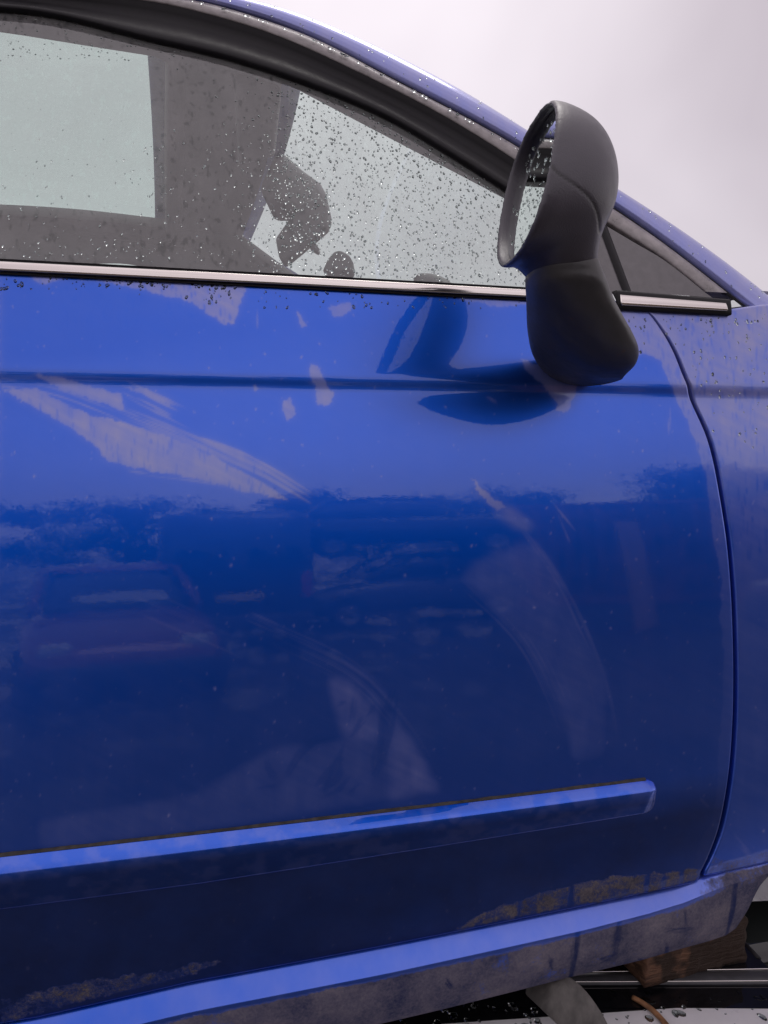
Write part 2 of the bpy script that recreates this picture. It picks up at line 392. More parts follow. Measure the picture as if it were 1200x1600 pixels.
# base film: thin over the wiped upper door, none mid-door, dirtier towards the bottom
dust[:] = 0.022 * (1 - np.clip((yy - 780) / 60, 0, 1)) + 0.045 * np.clip((yy - 860) / 250, 0, 1) * (0.6 + 0.8 * fbm(xx / 90, yy / 90))
patch([(0, 412), (385, 438), (383, 450), (366, 506), (350, 506), (300, 472), (200, 447), (105, 430), (70, 446), (40, 428), (0, 424)], 0.42)
patch([(390, 440), (830, 462), (830, 476), (780, 480), (700, 462), (560, 450), (395, 446)], 0.30)
patch([(5, 607), (60, 608), (120, 640), (220, 668), (300, 698), (400, 748), (452, 784), (380, 766), (300, 745), (240, 736), (170, 722), (152, 700), (130, 680), (60, 640)], 0.45)
patch([(50, 585), (100, 590), (190, 618), (196, 642), (150, 626), (80, 602)], 0.42)
patch([(190, 600), (228, 608), (272, 632), (240, 624)], 0.4)
patch([(483, 568), (497, 575), (510, 600), (521, 615), (515, 633), (497, 632), (490, 600)], 0.42)
patch([(445, 625), (455, 620), (461, 648), (450, 656), (440, 640)], 0.42)
patch([(463, 489), (470, 491), (479, 508), (470, 512)], 0.4); patch([(512, 480), (545, 474), (549, 485), (520, 496)], 0.38); patch([(393, 604), (400, 602), (404, 611), (396, 613)], 0.4)
patch([(815, 562), (850, 575), (905, 596), (890, 640), (872, 642), (858, 608), (825, 582)], 0.40)
patch([(940, 466), (1000, 478), (1052, 548), (1076, 602), (1062, 606), (1034, 562), (1005, 552), (985, 560), (960, 520)], 0.40)
patch([(735, 747), (746, 756), (790, 792), (776, 798), (756, 780)], 0.42); patch([(770, 796), (800, 792), (835, 826), (820, 830), (785, 812)], 0.25, target=soft_layer)
patch([(722, 900), (770, 860), (840, 850), (872, 900), (908, 985), (948, 1050), (946, 1180), (896, 1192), (878, 1120), (822, 1010)], 0.12, target=soft_layer)
patch([(512, 1056), (545, 1062), (590, 1110), (605, 1148), (560, 1158), (535, 1150), (518, 1100)], 0.24, target=soft_layer)
patch([(610, 1106), (650, 1165), (690, 1236), (604, 1250), (604, 1170)], 0.22, target=soft_layer); patch([(430, 1165), (600, 1150), (602, 1252), (300, 1300), (60, 1330), (60, 1280), (300, 1240)], 0.13, target=soft_layer)
bundle([(180, 655), (300, 705), (450, 780)], 26, 26, 2.4, 0.42); bundle([(310, 690), (400, 728), (500, 788)], 10, 18, 2.6, 0.42); bundle([(200, 735), (330, 752), (440, 780)], 8, 10, 1.8, 0.35)
bundle([(190, 600), (250, 630), (310, 660)], 16, 10, 2.0, 0.4); bundle([(0, 600), (90, 618), (200, 660)], 12, 8, 1.6, 0.4)
bundle([(380, 975), (540, 1050), (620, 1130), (690, 1236)], 22, 22, 1.7, 0.24); bundle([(720, 900), (820, 1000), (880, 1120), (900, 1195)], 14, 16, 1.6, 0.24); bundle([(800, 800), (870, 900), (912, 985), (950, 1060)], 8, 10, 1.5, 0.22); bundle([(770, 850), (850, 950), (905, 1080), (925, 1185)], 45, 26, 2.2, 0.15)
bundle([(200, 930), (300, 975), (400, 1020)], 20, 10, 1.5, 0.14)
for _ in range(10): soft_layer = (np.roll(soft_layer, 3, 0) + np.roll(soft_layer, -3, 0) + np.roll(soft_layer, 3, 1) + np.roll(soft_layer, -3, 1) + soft_layer) / 5
dust = np.maximum(dust, soft_layer * (0.7 + 0.6 * fbm(xx / 30, yy / 30)))
# unwiped margin along the shut line and the whole wing
ys_ = np.arange(HM); xs_ = interp(ys_, [(y, x) for x, y in SHUT_PX])
mrg = 12 + 16 * fbm(ys_ / 60.0, ys_ * 0 + 3.3)
edge_ = (xx > (xs_ - mrg)[:, None] + 5 * (fbm(xx / 9, yy / 9) - 0.5)) & (yy > 470)
edge_v = np.interp(ys_, [470, 700, 850, 1350], [0.36, 0.26, 0.11, 0.09])[:, None]
dust = np.where(edge_, np.maximum(dust, edge_v * (0.85 + 0.3 * fbm(xx / 40, yy / 120))), dust)
dust = np.where(xx > xs_[:, None], np.maximum(dust, np.interp(ys_, [470, 700, 790, 1100, 1400], [0.52, 0.40, 0.13, 0.10, 0.08])[:, None]), dust)
# rain tracks washed through the film
for i in range(520):
    x, y = rnd.uniform(1000, 1290), rnd.uniform(470, 860)
    stroke([(x, y), (x + rnd.uniform(-1, 3), y + rnd.uniform(5, 26))], rnd.uniform(0.8, 2.2), rnd.uniform(0.3, 0.8), dark)
for i in range(150):
    x = rnd.uniform(60, 370); y = 430 + rnd.uniform(0, 70); stroke([(x, y), (x + 1, y + rnd.uniform(5, 16))], rnd.uniform(0.8, 2.0), rnd.uniform(0.4, 0.9), dark)
for i in range(70):
    x = rnd.uniform(40, 440); y = 620 + (x - 40) * 0.33 + rnd.uniform(-15, 45); stroke([(x, y), (x + rnd.uniform(-1, 1), y + rnd.uniform(6, 26))], rnd.uniform(0.8, 1.8), rnd.uniform(0.5, 0.9), dark)
for i in range(160):
    x = rnd.uniform(560, 830); y = rnd.uniform(450, 520); stroke([(x, y), (x + 1, y + rnd.uniform(4, 12))], rnd.uniform(0.6, 1.4), rnd.uniform(0.2, 0.6), dark)
# finger marks
for pts, w in (([(610, 1080), (604, 1130), (590, 1185), (586, 1212)], 11), ([(445, 1217), (470, 1180), (500, 1158), (535, 1152)], 6), ([(530, 1175), (522, 1205), (500, 1238)], 12), ([(543, 1215), (530, 1232), (505, 1248)], 5),
               ([(560, 1224), (546, 1240)], 4), ([(415, 1190), (428, 1214)], 6), ([(400, 1232), (438, 1226)], 3), ([(552, 1090), (550, 1125)], 5), ([(566, 1124), (550, 1150)], 5), ([(585, 1100), (575, 1120)], 4), ([(528, 1102), (540, 1098)], 4)):
    for _ in range(9): stroke([(x + rnd.gauss(0, w * 0.55), y + rnd.gauss(0, w * 0.55)) for x, y in pts], w * rnd.uniform(0.15, 0.45), rnd.uniform(0.3, 0.62), dark)
dust *= 1 - np.clip(dark, 0, 1) * 0.9
# dry specks
for i in range(800):
    x, y = rnd.uniform(0, 1200), rnd.uniform(420, 1560); q = rnd.choice([0.25, 0.3, 0.4, 0.5, 0.8]) * (1.0 if rnd.random() < 0.94 else 2.0)
    stroke([(x, y), (x + rnd.uniform(-2, 2), y + rnd.uniform(0.5, 3))], q, rnd.uniform(0.25, 0.75), taper=False)
for pts in ([(1093, 1248), (1110, 1265), (1124, 1276)], [(1136, 1292), (1160, 1320), (1182, 1345)], [(1150, 1318), (1175, 1340)], [(760, 520 + 100), (780, 632)], [(850, 770), (905, 835)], [(870, 800), (902, 870)], [(1046, 625), (1046, 692)], [(402, 470), (402, 532)]):
    bundle(pts, 1.5, 3, 1.1, 0.5)
# mud
patch([(0, 1562), (130, 1532), (230, 1520), (330, 1500), (350, 1503), (300, 1524), (150, 1560), (0, 1600)], 0.42, target=mudm)
patch([(760, 1424), (850, 1392), (960, 1368), (1092, 1358), (1090, 1376), (1000, 1398), (900, 1416), (780, 1440), (700, 1458)], 0.62, target=mudm)
patch([(1108, 1338), (1140, 1344), (1200, 1330), (1290, 1330), (1290, 1356), (1105, 1366)], 0.35, target=mudm)
mudm *= 0.55 + 0.9 * fbm(xx / 22, yy / 12)
for x in (815, 893, 1012, 1040, 1066):
    y = 1400 - (x - 850) * 0.14
    for _ in range(5): stroke([(x + rnd.gauss(0, 3), y - 12 + rnd.gauss(0, 6)), (x - 2 + rnd.gauss(0, 2), y + 6), (x - 4 + rnd.gauss(0, 2), y + 26)], rnd.uniform(0.8, 2.6), 0.6, dark)
wetrun = np.zeros((HM, WM))
for pts, w in (([(905, 1440), (900, 1480), (892, 1530)], 6), ([(972, 1420), (966, 1460), (958, 1505)], 6), ([(1150, 1365), (1146, 1420), (1130, 1478)], 5), ([(1163, 1440), (1150, 1470)], 8), ([(1038, 1452), (1060, 1455), (1085, 1450)], 3), ([(1043, 1478), (1038, 1496)], 6), ([(1070, 1425), (1072, 1445)], 3), ([(1000, 1500), (1010, 1506)], 5), ([(860, 1500), (862, 1512)], 5), ([(700, 1530), (706, 1545)], 5), ([(940, 1500), (960, 1494)], 4)):
    for _ in range(7): stroke([(x + rnd.gauss(0, w * 0.35), y + rnd.gauss(0, 3)) for x, y in pts], w * rnd.uniform(0.12, 0.5), rnd.uniform(0.3, 0.9), wetrun, taper=rnd.random() < 0.6)
mudm *= 1 - np.clip(dark * 1.2, 0, 1)
def soft(a):
    return (a + np.roll(a, 1, 0) + np.roll(a, -1, 0) + np.roll(a, 1, 1) + np.roll(a, -1, 1)) / 5
dust = soft(dust); wide = dust.copy()
for _ in range(8): wide = (np.roll(wide, 3, 0) + np.roll(wide, -3, 0) + np.roll(wide, 3, 1) + np.roll(wide, -3, 1) + wide) / 5
dust = 0.7 * dust + 0.3 * wide
for _ in range(5): mudm = soft(mudm)
dust *= 0.75 + 0.5 * fbm(xx * 0.06 - yy * 0.12 + 400, xx * 0.012 + yy * 0.006 + 30)
dust *= 0.72 + 0.56 * fbm(xx / 26 + 7, yy / 60 + 3)
def sample(img, P, default=0.2):
    px, py, z = project(P)
    ok = (px > 0) & (px < WM - 2) & (py > 0) & (py < HM - 2) & (z > 0)
    px = np.clip(px, 0, WM - 2); py = np.clip(py, 0, HM - 2); i = px.astype(int); j = py.astype(int); a = px - i; b = py - j
    v = (img[j, i] * (1 - a) + img[j, i + 1] * a) * (1 - b) + (img[j + 1, i] * (1 - a) + img[j + 1, i + 1] * a) * b
    return np.where(ok, v, default)

# =================================================================== the blue car
blue = empty('blue_hatchback', (0, YC, ZC - 0.60))
prop(blue, 'dusty blue three-door hatchback, rain-spotted, propped on timber above the white car', 'car')
def put(o, parent):               # parent while keeping world coordinates in the mesh
    o.parent = parent
    root = parent
    while root.parent is not None: root = root.parent
    if parent is root: o.matrix_parent_inverse = Matrix.Translation(-root.location)
    return o
def B(o): return put(o, blue)

shut = smooth_curve(SHUT_PX, 160); shutP = on_surface(shut[:, 0], shut[:, 1], S)
o_ = np.argsort(shutP[:, 2]); SH_H, SH_X = shutP[o_, 2] - ZC, shutP[o_, 0]
def shut_x(h): return np.interp(h, SH_H, SH_X)
XD0 = -0.58                       # rear edge of the door
_db = on_surface(np.array([60., 300, 600, 900, 1080]), np.array([1588., 1533, 1477, 1417, 1379]), S); _db = [(-0.6, _db[0, 2] - ZC - 0.006)] + [(p[0], p[2] - ZC) for p in _db]
_db += [(0.575, _db[-1][1] + 0.006), (0.61, _db[-1][1] + 0.016)]
def door_bot(X): return interp(X, _db)
BELT = 0.163

def skin(name, Xf, n_s, n_t, top, bot, mat_, fl=(1, 1, 1, 1), res=None, parent=None):
    """four-sided body panel between bot(X) and top(X); Xf(t)->(left,right); edges are rolled inwards"""
    s = np.linspace(0, 1, n_s) if res is None else res
    t = np.linspace(0, 1, n_t)
    Sg, Tg = np.meshgrid(s, t, indexing='xy')
    lo, hi = Xf(Tg)
    X = lo + (hi - lo) * Sg
    Z = bot(X) + (top(X) - bot(X)) * Tg
    Y = S(X, Z)
    P = np.stack([X, Y, Z + ZC], -1)
    def ring(P, ax, first):       # add a rolled edge: 2 mm radius then a 14 mm flange
        a = np.take(P, 0 if first else -1, ax); b = np.take(P, 1 if first else -2, ax)
        d = a - b; d /= np.maximum(np.linalg.norm(d, axis=-1, keepdims=True), 1e-9)
        r1 = a + d * 0.0012 + np.array([0, 0.0006, 0]); r2 = a + d * 0.0020 + np.array([0, 0.0020, 0]); r3 = r2 + np.array([0, 0.016, 0])
        ex = [np.expand_dims(v, ax) for v in (r1, r2, r3)]
        return np.concatenate(ex[::-1] + [P], ax) if first else np.concatenate([P] + ex, ax)
    if fl[0]: P = ring(P, 1, True)
    if fl[1]: P = ring(P, 1, False)
    if fl[2]: P = ring(P, 0, True)
    if fl[3]: P = ring(P, 0, False)
    return P

def shut_t(T):                    # the shut line as a function of the panel coordinate
    h = -0.505 + (0.150 + 0.505) * T
    return shut_x(h)
res = np.r_[np.linspace(0, 0.32, 60, endpoint=False), np.linspace(0.32, 1, 560)]
P = skin('door', lambda T: (np.full_like(T, XD0), shut_t(T) - 0.0047), 0, 470, lambda X: np.full_like(X, BELT), door_bot, None, res=res)
door = B(grid('front_door', P, M['paint'], attrs={'dust': sample(dust, P, 0.03), 'mud': sample(mudm, P, 0.0), 'darkening': 0.62 * np.clip((-0.375 - (P[..., 2] - ZC) + 0.02 * (fbm(P[..., 0] * 20 + 40, P[..., 2] * 20 + 40) - 0.5)) / 0.05, 0, 1)}))

# rub strip on the door
RT = float((on_surface(np.array([0., 600, 1000]), np.array([1338., 1264, 1217]), S)[:, 2] - ZC).mean())
def rubstrip():
    xs = np.r_[np.linspace(XD0 + 0.02, -0.2, 20, endpoint=False), np.linspace(-0.2, 0.503, 420)]
    prof = [(RT, 0.001), (RT - 0.0005, -0.0025), (RT - 0.003, -0.006), (RT - 0.006, -0.0095), (RT - 0.009, -0.0125), (RT - 0.0115, -0.0140), (RT - 0.016, -0.0143), (RT - 0.024, -0.0136), (RT - 0.034, -0.0122), (RT - 0.042, -0.0108), (RT - 0.0478, -0.0098), (RT - 0.0479, -0.004), (RT - 0.0475, 0.002)]
    hh = np.interp(np.linspace(0, len(prof) - 1, 49), range(len(prof)), [a for a, b in prof]); dd = np.interp(np.linspace(0, len(prof) - 1, 49), range(len(prof)), [b for a, b in prof])
    for _ in range(2): dd[1:-9] = (dd[:-10] + 2 * dd[1:-9] + dd[2:-8]) / 4
    X, H = np.meshgrid(xs, hh); D = np.repeat(dd[:, None], len(xs), 1)
    e = np.clip((0.503 - X) / 0.020, 0, 1); f = np.sqrt(np.clip(1 - (1 - e) ** 2, 0, 1))
    H = np.where(X > 0.483, RT - 0.020 + (H - RT + 0.020) * (0.35 + 0.65 * f), H)
    H = RT + (H - RT) * np.interp(X, [0.0, 0.503], [1.0, 0.74])
    D = D * (0.1 + 0.9 * f)
    return np.stack([X, S(X, H) + D, H + ZC], -1)
P = rubstrip(); mv = sample(mudm, P, 0)
strip_d = 0.01 + 0.10 * np.clip((fbm(P[..., 0] * 70, P[..., 2] * 120) - 0.42) * 4, 0, 1)
rub = put(grid('rub_strip', P, M['paint'], attrs={'dust': strip_d, 'mud': mv + 0.06 * (P[..., 2] - ZC < RT - 0.038), 'darkening': 0.5 * np.clip((RT - 0.010 - (P[..., 2] - ZC)) / 0.012, 0, 1)}), door)  # strip face made darker and duller below its ledge
# line of silt lying on the top edge of the strip
xs = np.linspace(XD0 + 0.02, 0.49, 500); wv = 0.0003 + 0.0009 * fbm(xs * 60, xs * 0)
rows = [np.stack([xs, S(xs, np.full_like(xs, RT)) - b, ZC + RT + a * wv], -1) for a, b in ((-0.8, 0.0035), (0.4, 0.0028), (1.5, 0.0008), (1.6, -0.002))]
M['silt'] = simple('tan_silt', (0.045, 0.040, 0.040), 0.95, vary=0.5, scale=120)
put(grid('silt_line', np.stack(rows), M['silt']), door)['kind'] = 'stuff'

# front wing
def wing_bot(X): return np.maximum(interp(X, [(0.55, -0.5055), (0.60, -0.505), (0.72, -0.498), (2, -0.498)]),
                                   np.where(np.abs(X - 1.02) < 0.345, -0.62 + np.sqrt(np.clip(0.345 ** 2 - (X - 1.02) ** 2, 0, None)), -9))
def wing_top(X): return interp(X, [(0.4, 0.1545), (0.60, 0.158), (0.66, 0.168), (0.70, 0.172), (0.80, 0.160), (1.05, 0.10), (1.30, 0.0), (1.40, -0.08)])
res2 = np.r_[np.linspace(0, 0.25, 170, endpoint=False), np.linspace(0.25, 1, 120)]
P = skin('wing', lambda T: (shut_t(T) + 0.0047, np.full_like(T, 1.40)), 0, 440, wing_top, wing_bot, None, res=res2)
wing = B(grid('front_wing', P, M['paint'], attrs={'dust': sample(dust, P, np.interp(P[..., 2] - ZC, [-0.4, -0.12, -0.02, 0.15], [0.10, 0.14, 0.42, 0.5])), 'mud': sample(mudm, P, 0.0)}))
# rear quarter panel
def rq_bot(X): return np.maximum(-0.545, np.where(np.abs(X + 1.12) < 0.33, -0.62 + np.sqrt(np.clip(0.33 ** 2 - (X + 1.12) ** 2, 0, None)), -9))
P = skin('quarter', lambda T: (np.full_like(T, -1.62), np.full_like(T, XD0 - 0.008)), 120, 120, lambda X: np.full_like(X, BELT), rq_bot, None)
quarter = B(grid('rear_quarter_panel', P, M['paint'], attrs={'dust': np.full(P.shape[:2], 0.05), 'mud': np.full(P.shape[:2], 0.0), 'darkening': 0.62 * np.clip((-0.375 - (P[..., 2] - ZC)) / 0.05, 0, 1)}))
# dark jamb behind the shut lines
for nm, xs_j in (('door_jamb', None), ('rear_jamb', XD0)):
    hh = np.linspace(-0.52, 0.15, 60); xj = shut_x(np.clip(hh, -0.505, 0.15)) if xs_j is None else np.full_like(hh, xs_j)
    rows = [np.stack([xj + dx, S(xj, hh) + 0.013, hh + ZC], -1) for dx in (-0.03, 0, 0.03)]
    B(grid(nm, np.stack(rows), M['dark']))

# sill
def sill():
    xs = np.r_[np.linspace(-0.80, -0.2, 40, endpoint=False), np.linspace(-0.2, 0.70, 540)]
    n = 130
    X = np.repeat(xs[None], n, 0); k = np.linspace(0, 1, n)[:, None] * np.ones_like(X)
    top = door_bot(np.minimum(X, 0.58)) - 0.004
    top = np.where(X > 0.575, np.minimum(door_bot(np.array(0.58)) - 0.004 + (X - 0.58) * 0.05, -0.500), top)
    kk = np.ones(31) / 31; top = np.repeat(np.convolve(np.pad(top[0], 15, mode='edge'), kk, 'valid')[None], n, 0)
    bot = 0.014 + interp(X, [(-0.8, -0.650), (0.0, -0.640), (0.255, -0.627), (0.417, -0.6165), (0.595, -0.608), (0.62, -0.606), (0.635, -0.600), (0.648, -0.585), (0.66, -0.557), (0.68, -0.523), (0.70, -0.505)])
    # profile: ledge slopes out to the nose line, then the face tucks under
    out_ = -0.019 * np.clip(np.interp(X, [0.50, 0.60, 0.66], [1, 0.7, 0.5]), 0, 1)
    lip = interp(X, [(-0.8, 0.018), (0.19, 0.018), (0.415, 0.0155), (0.53, 0.011), (0.60, 0.010), (0.70, 0.008)])
    a = np.clip(k / 0.34, 0, 1); b = np.clip((k - 0.34) / 0.66, 0, 1)
    H = np.where(k < 0.34, top - lip * a, top - lip + (bot - top + lip) * b)
    Yd = S(X, top) + 0.004
    prof = np.where(k < 0.34, out_ * (a ** 0.85), out_ + 0.003 * b + 0.012 * b ** 2.5)
    fr = np.clip((X - 0.56) / 0.05, 0, 1)
    Y = Yd + prof + 0.0 * fr
    for _ in range(3): Y[1:-1] = (Y[:-2] + 2 * Y[1:-1] + Y[2:]) / 4
    Pn = np.stack([X, Y, H + ZC], -1)
    r1 = Pn[-1] + np.array([0, 0.03, -0.004]); r0 = Pn[0] + np.array([0, 0.03, 0.0])
    return np.concatenate([r0[None], Pn, r1[None]], 0)
P = sill(); K = np.linspace(0, 1, P.shape[0])[:, None] * np.ones(P.shape[:2])
md_ = np.clip((K - 0.36) / 0.06, 0, 1) * (1.0 + 0.7 * (fbm(P[..., 0] * 9, P[..., 2] * 9) - 0.5))
md_ = np.maximum(md_, 0.85 * np.clip((P[..., 0] - 0.555) / 0.06, 0, 1) * np.clip(K / 0.12, 0, 1))
wet_ = np.clip((K - 0.33) / 0.03, 0, 1) * sample(wetrun, P, 0) * (0.7 + 0.6 * fbm(P[..., 0] * 200, P[..., 2] * 200))
sd_ = np.interp(P[..., 0], [-0.2, 0.2, 0.6], [0.03, 0.08, 0.24]) + 0.16 * (fbm(P[..., 0] * 40 + 50, P[..., 2] * 40 + 50) - 0.45)
sill_o = B(grid('sill', P, M['paint'], attrs={'dust': np.clip(sd_, 0, 1) * (1 - wet_), 'mud': md_, 'wet': np.clip(wet_, 0, 1)}))
B(box('floor_pan', (-0.35, YC, ZC - 0.56), (1.9, 1.42, 0.05), M['under'], bev=0.01))
B(grid('sill_end', np.stack([np.stack([np.array([0.70, 0.66, 0.62]), np.array([0.02, 0.03, 0.03]) + dy, ZC + np.array([-0.51, -0.555, -0.60])], -1) for dy in (-0.012, 0.06, 0.12)]), M['under']))

# ---------------- greenhouse: lines traced on the leaning side
def gline(px, ext, n=260, fn=G, x_end=None):
    P = on_surface(np.array([a for a, b in px], float), np.array([b for a, b in px], float), fn)
    pts = [(x, h) for x, h in ext] + [(p[0], p[2] - ZC) for p in P]
    C = smooth_curve(pts, n); w = 12; k = np.hanning(2 * w + 3)[1:-1]; k /= k.sum()
    pad = np.vstack([2 * C[0] - C[w:0:-1], C, 2 * C[-1] - C[-2:-w - 2:-1]])
    return np.stack([np.convolve(pad[:, j], k, 'valid') for j in (0, 1)], 1)
GL_TOP = gline([(0, 14), (100, 27), (230, 60), (350, 88), (479, 130), (600, 180), (683, 228), (779, 288), (860, 343)], [(-0.58, 0.432), (-0.4, 0.455)])
ST_LO = gline([(215, 2), (350, 32), (450, 65), (587, 129), (683, 178), (787, 241), (860, 292), (945, 348), (1040, 409), (1099, 457)], [(-0.62, 0.478), (-0.45, 0.497), (-0.25, 0.503)])
ST_UP = gline([(285, 0), (400, 30), (500, 66), (615, 128), (704, 174), (792, 222), (870, 272), (955, 327), (1015, 367), (1068, 407), (1134, 459)], [(-0.62, 0.492), (-0.45, 0.511), (-0.25, 0.518)])
RL_LO = gline([(302, 0), (425, 33), (510, 66), (623, 127), (710, 170), (795, 217), (875, 268), (959, 322), (1021, 364), (1074, 404), (1143, 459), (1200, 505), (1240, 536)], [(-1.3, 0.40), (-0.95, 0.462), (-0.62, 0.498), (-0.45, 0.516), (-0.25, 0.523)])
RL_UP = gline([(410, 0), (500, 30), (600, 75), (708, 130), (798, 184), (880, 238), (964, 293), (1040, 340), (1120, 396), (1163, 428), (1204, 461), (1260, 508), (1300, 540)], [(-1.3, 0.44), (-0.95, 0.503), (-0.62, 0.537), (-0.45, 0.549), (-0.25, 0.552), (-0.05, 0.543)])
def strip_between(A, Bc, depth, fn=G):
    """rows between two traced lines; depth = list of (fraction, offset along -Y)"""
    rows = []
    for f, d in depth:
        C = A * (1 - f) + Bc * f
        rows.append(np.stack([C[:, 0], fn(C[:, 0], C[:, 1]) - d, C[:, 1] + ZC], -1))
    return np.stack(rows)
# side glass
n = 200; top = smooth_curve(GL_TOP, n); bx_ = np.linspace(-0.578, 0.432, n); botc = np.stack([bx_, np.full(n, 0.166)], 1)
gx = np.linspace(-0.578, 0.452, n)
def gtop(X): return np.where(X < GL_TOP[-1, 0], np.interp(X, GL_TOP[:, 0], GL_TOP[:, 1]), np.interp(X, ST_LO[:, 0], ST_LO[:, 1])) + 0.004
Xg, Tg = np.meshgrid(gx, np.linspace(0, 1, 60)); Hg = 0.160 + (np.maximum(gtop(Xg), 0.162) - 0.160) * Tg
side_glass = B(grid('window_glass', np.stack([Xg, G(Xg, Hg) + 0.006, Hg + ZC], -1), M['side_glass']))
# door frame: black inner seal, grey wet channel, black outer seal
frame_in = strip_between(np.stack([np.interp(ST_LO[:, 0], GL_TOP[:, 0], GL_TOP[:, 0]), np.interp(ST_LO[:, 0], GL_TOP[:, 0], GL_TOP[:, 1])], 1) if False else GL_TOP, smooth_curve(np.stack([np.linspace(ST_LO[0, 0], 0.40, 260), np.interp(np.linspace(ST_LO[0, 0], 0.40, 260), ST_LO[:, 0], ST_LO[:, 1])], 1), 260),
                         [(0, -0.012), (0.0, 0.001), (0.08, 0.004), (0.3, 0.0), (0.6, -0.006), (0.9, -0.004), (1.0, 0.004), (1.06, 0.002)])
B(grid('window_seal', frame_in, M['rubber']))
B(grid('door_frame', strip_between(ST_LO, ST_UP, [(-0.05, -0.008), (0.0, 0.003), (0.06, 0.0052), (0.5, 0.0058), (0.94, 0.0052), (1.0, 0.003), (1.05, -0.008)]), M['frame_grey']))
B(grid('roof_seal', strip_between(smooth_curve(ST_UP, 260), smooth_curve(RL_LO[RL_LO[:, 0] > -0.62], 260), [(-0.6, -0.006), (0.0, -0.002), (0.5, 0.002), (1.0, -0.002), (1.8, -0.007)]), M['rubber']))
# painted roof rail running down into the windscreen pillar
rail_rows = [(-0.06, -0.010), (0.0, 0.001), (0.04, 0.006), (0.12, 0.0125), (0.26, 0.0175), (0.42, 0.0190), (0.58, 0.0175), (0.74, 0.0125), (0.88, 0.005), (1.0, -0.006), (1.07, -0.020), (1.10, -0.045), (1.08, -0.075)]
RLs = smooth_curve(RL_LO, 420); RUs = smooth_curve(RL_UP, 420)
P = strip_between(RLs, RUs, [(f, d * 0.45) for f, d in zip(np.interp(np.linspace(0, 12, 37), range(13), [a for a, b in rail_rows]), np.interp(np.linspace(0, 12, 37), range(13), [b for a, b in rail_rows]))])
rail = B(grid('roof_rail', P, M['paint'], attrs={'dust': np.full(P.shape[:2], 0.55), 'mud': np.zeros(P.shape[:2])}))
# quarter light, divider and corner trim behind the mirror
qa = smooth_curve(on_surface(np.array([941., 990, 1040, 1099]), np.array([352., 381, 411, 458]), G)[:, [0, 2]], 40); qb = smooth_curve(on_surface(np.array([977., 1010, 1060, 1110]), np.array([456., 459, 462, 466]), G)[:, [0, 2]], 40)
Pq = np.stack([(1 - f) * np.stack([qa[:, 0], G(qa[:, 0], qa[:, 1] - ZC) - 0.0035, qa[:, 1]], -1) + f * np.stack([qb[:, 0], G(qb[:, 0], qb[:, 1] - ZC) - 0.0035, qb[:, 1]], -1) for f in np.linspace(0, 1, 12)])
quarter_light = B(grid('quarter_light', Pq, M['quarter']))
dv = on_surface(np.linspace(936, 977, 20), np.linspace(345, 456, 20), G)
B(grid('window_divider', np.stack([dv + np.array([dx, dy, 0]) for dx, dy in ((-0.0055, 0.004), (-0.0050, -0.0045), (0, -0.006), (0.0050, -0.0045), (0.0055, 0.004))]), M['rubber']))
ca = on_surface(np.array([860., 905, 938]), np.array([300., 325, 348]), G); cb = on_surface(np.array([890., 940, 974]), np.array([458., 460, 462]), G)
B(grid('corner_trim', np.stack([smooth_curve(ca, 20) * (1 - f) + smooth_curve(cb, 20) * f + np.array([0, -0.003, 0]) for f in np.linspace(0, 1, 8)]), M['quarter']))
# bright waist moulding
def bar(name, x0, x1, h0, h1, d, mat_, parent, n=240, end=0.0):
    xs = np.linspace(x0, x1, n); prof = [(0, 0.006), (0.0, -d * 1.0), (0.06, -d * 1.25), (0.3, -d * 1.2), (0.62, -d * 1.05), (0.9, -d * 0.85), (1.0, -d * 0.6), (1.0, 0.006)]
    rows = [np.stack([xs, np.maximum(S(xs, np.full(n, BELT)), 0) + b, ZC + (h0(xs) if callable(h0) else h0) * (1 - a) + (h1(xs) if callable(h1) else h1) * a + 0 * xs], -1) for a, b in prof]
    P = np.stack(rows); c = P.mean(0, keepdims=True)
    P = np.concatenate([np.repeat(c[:, :1], len(prof), 0).reshape(len(prof), 1, 3), P, np.repeat(c[:, -1:], len(prof), 0).reshape(len(prof), 1, 3)], 1)
    return put(grid(name, P, mat_), parent)
bar('waist_trim', XD0 + 0.005, 0.457, 0.1615, 0.1705, 0.005, M['chrome'], door)
bar('waist_seal', XD0 + 0.005, 0.457, 0.1588, 0.1612, 0.003, M['rubber'], door)
bar('glass_wiper', XD0 + 0.005, 0.457, 0.1709, 0.1735, -0.001, M['rubber'], door)
wt0 = lambda x: 0.1560 + 0 * x; 
bar('trim_holder', 0.462, 0.6105, lambda x: 0.1535 + 0.0 * x, lambda x: 0.1750 - (x - 0.462) * 0.02, 0.0065, M['rubber'], wing)
bar('trim_insert', 0.4655, 0.603, lambda x: 0.1575 + 0.0 * x, lambda x: 0.1705 - (x - 0.462) * 0.02, 0.0085, M['chrome'], wing)
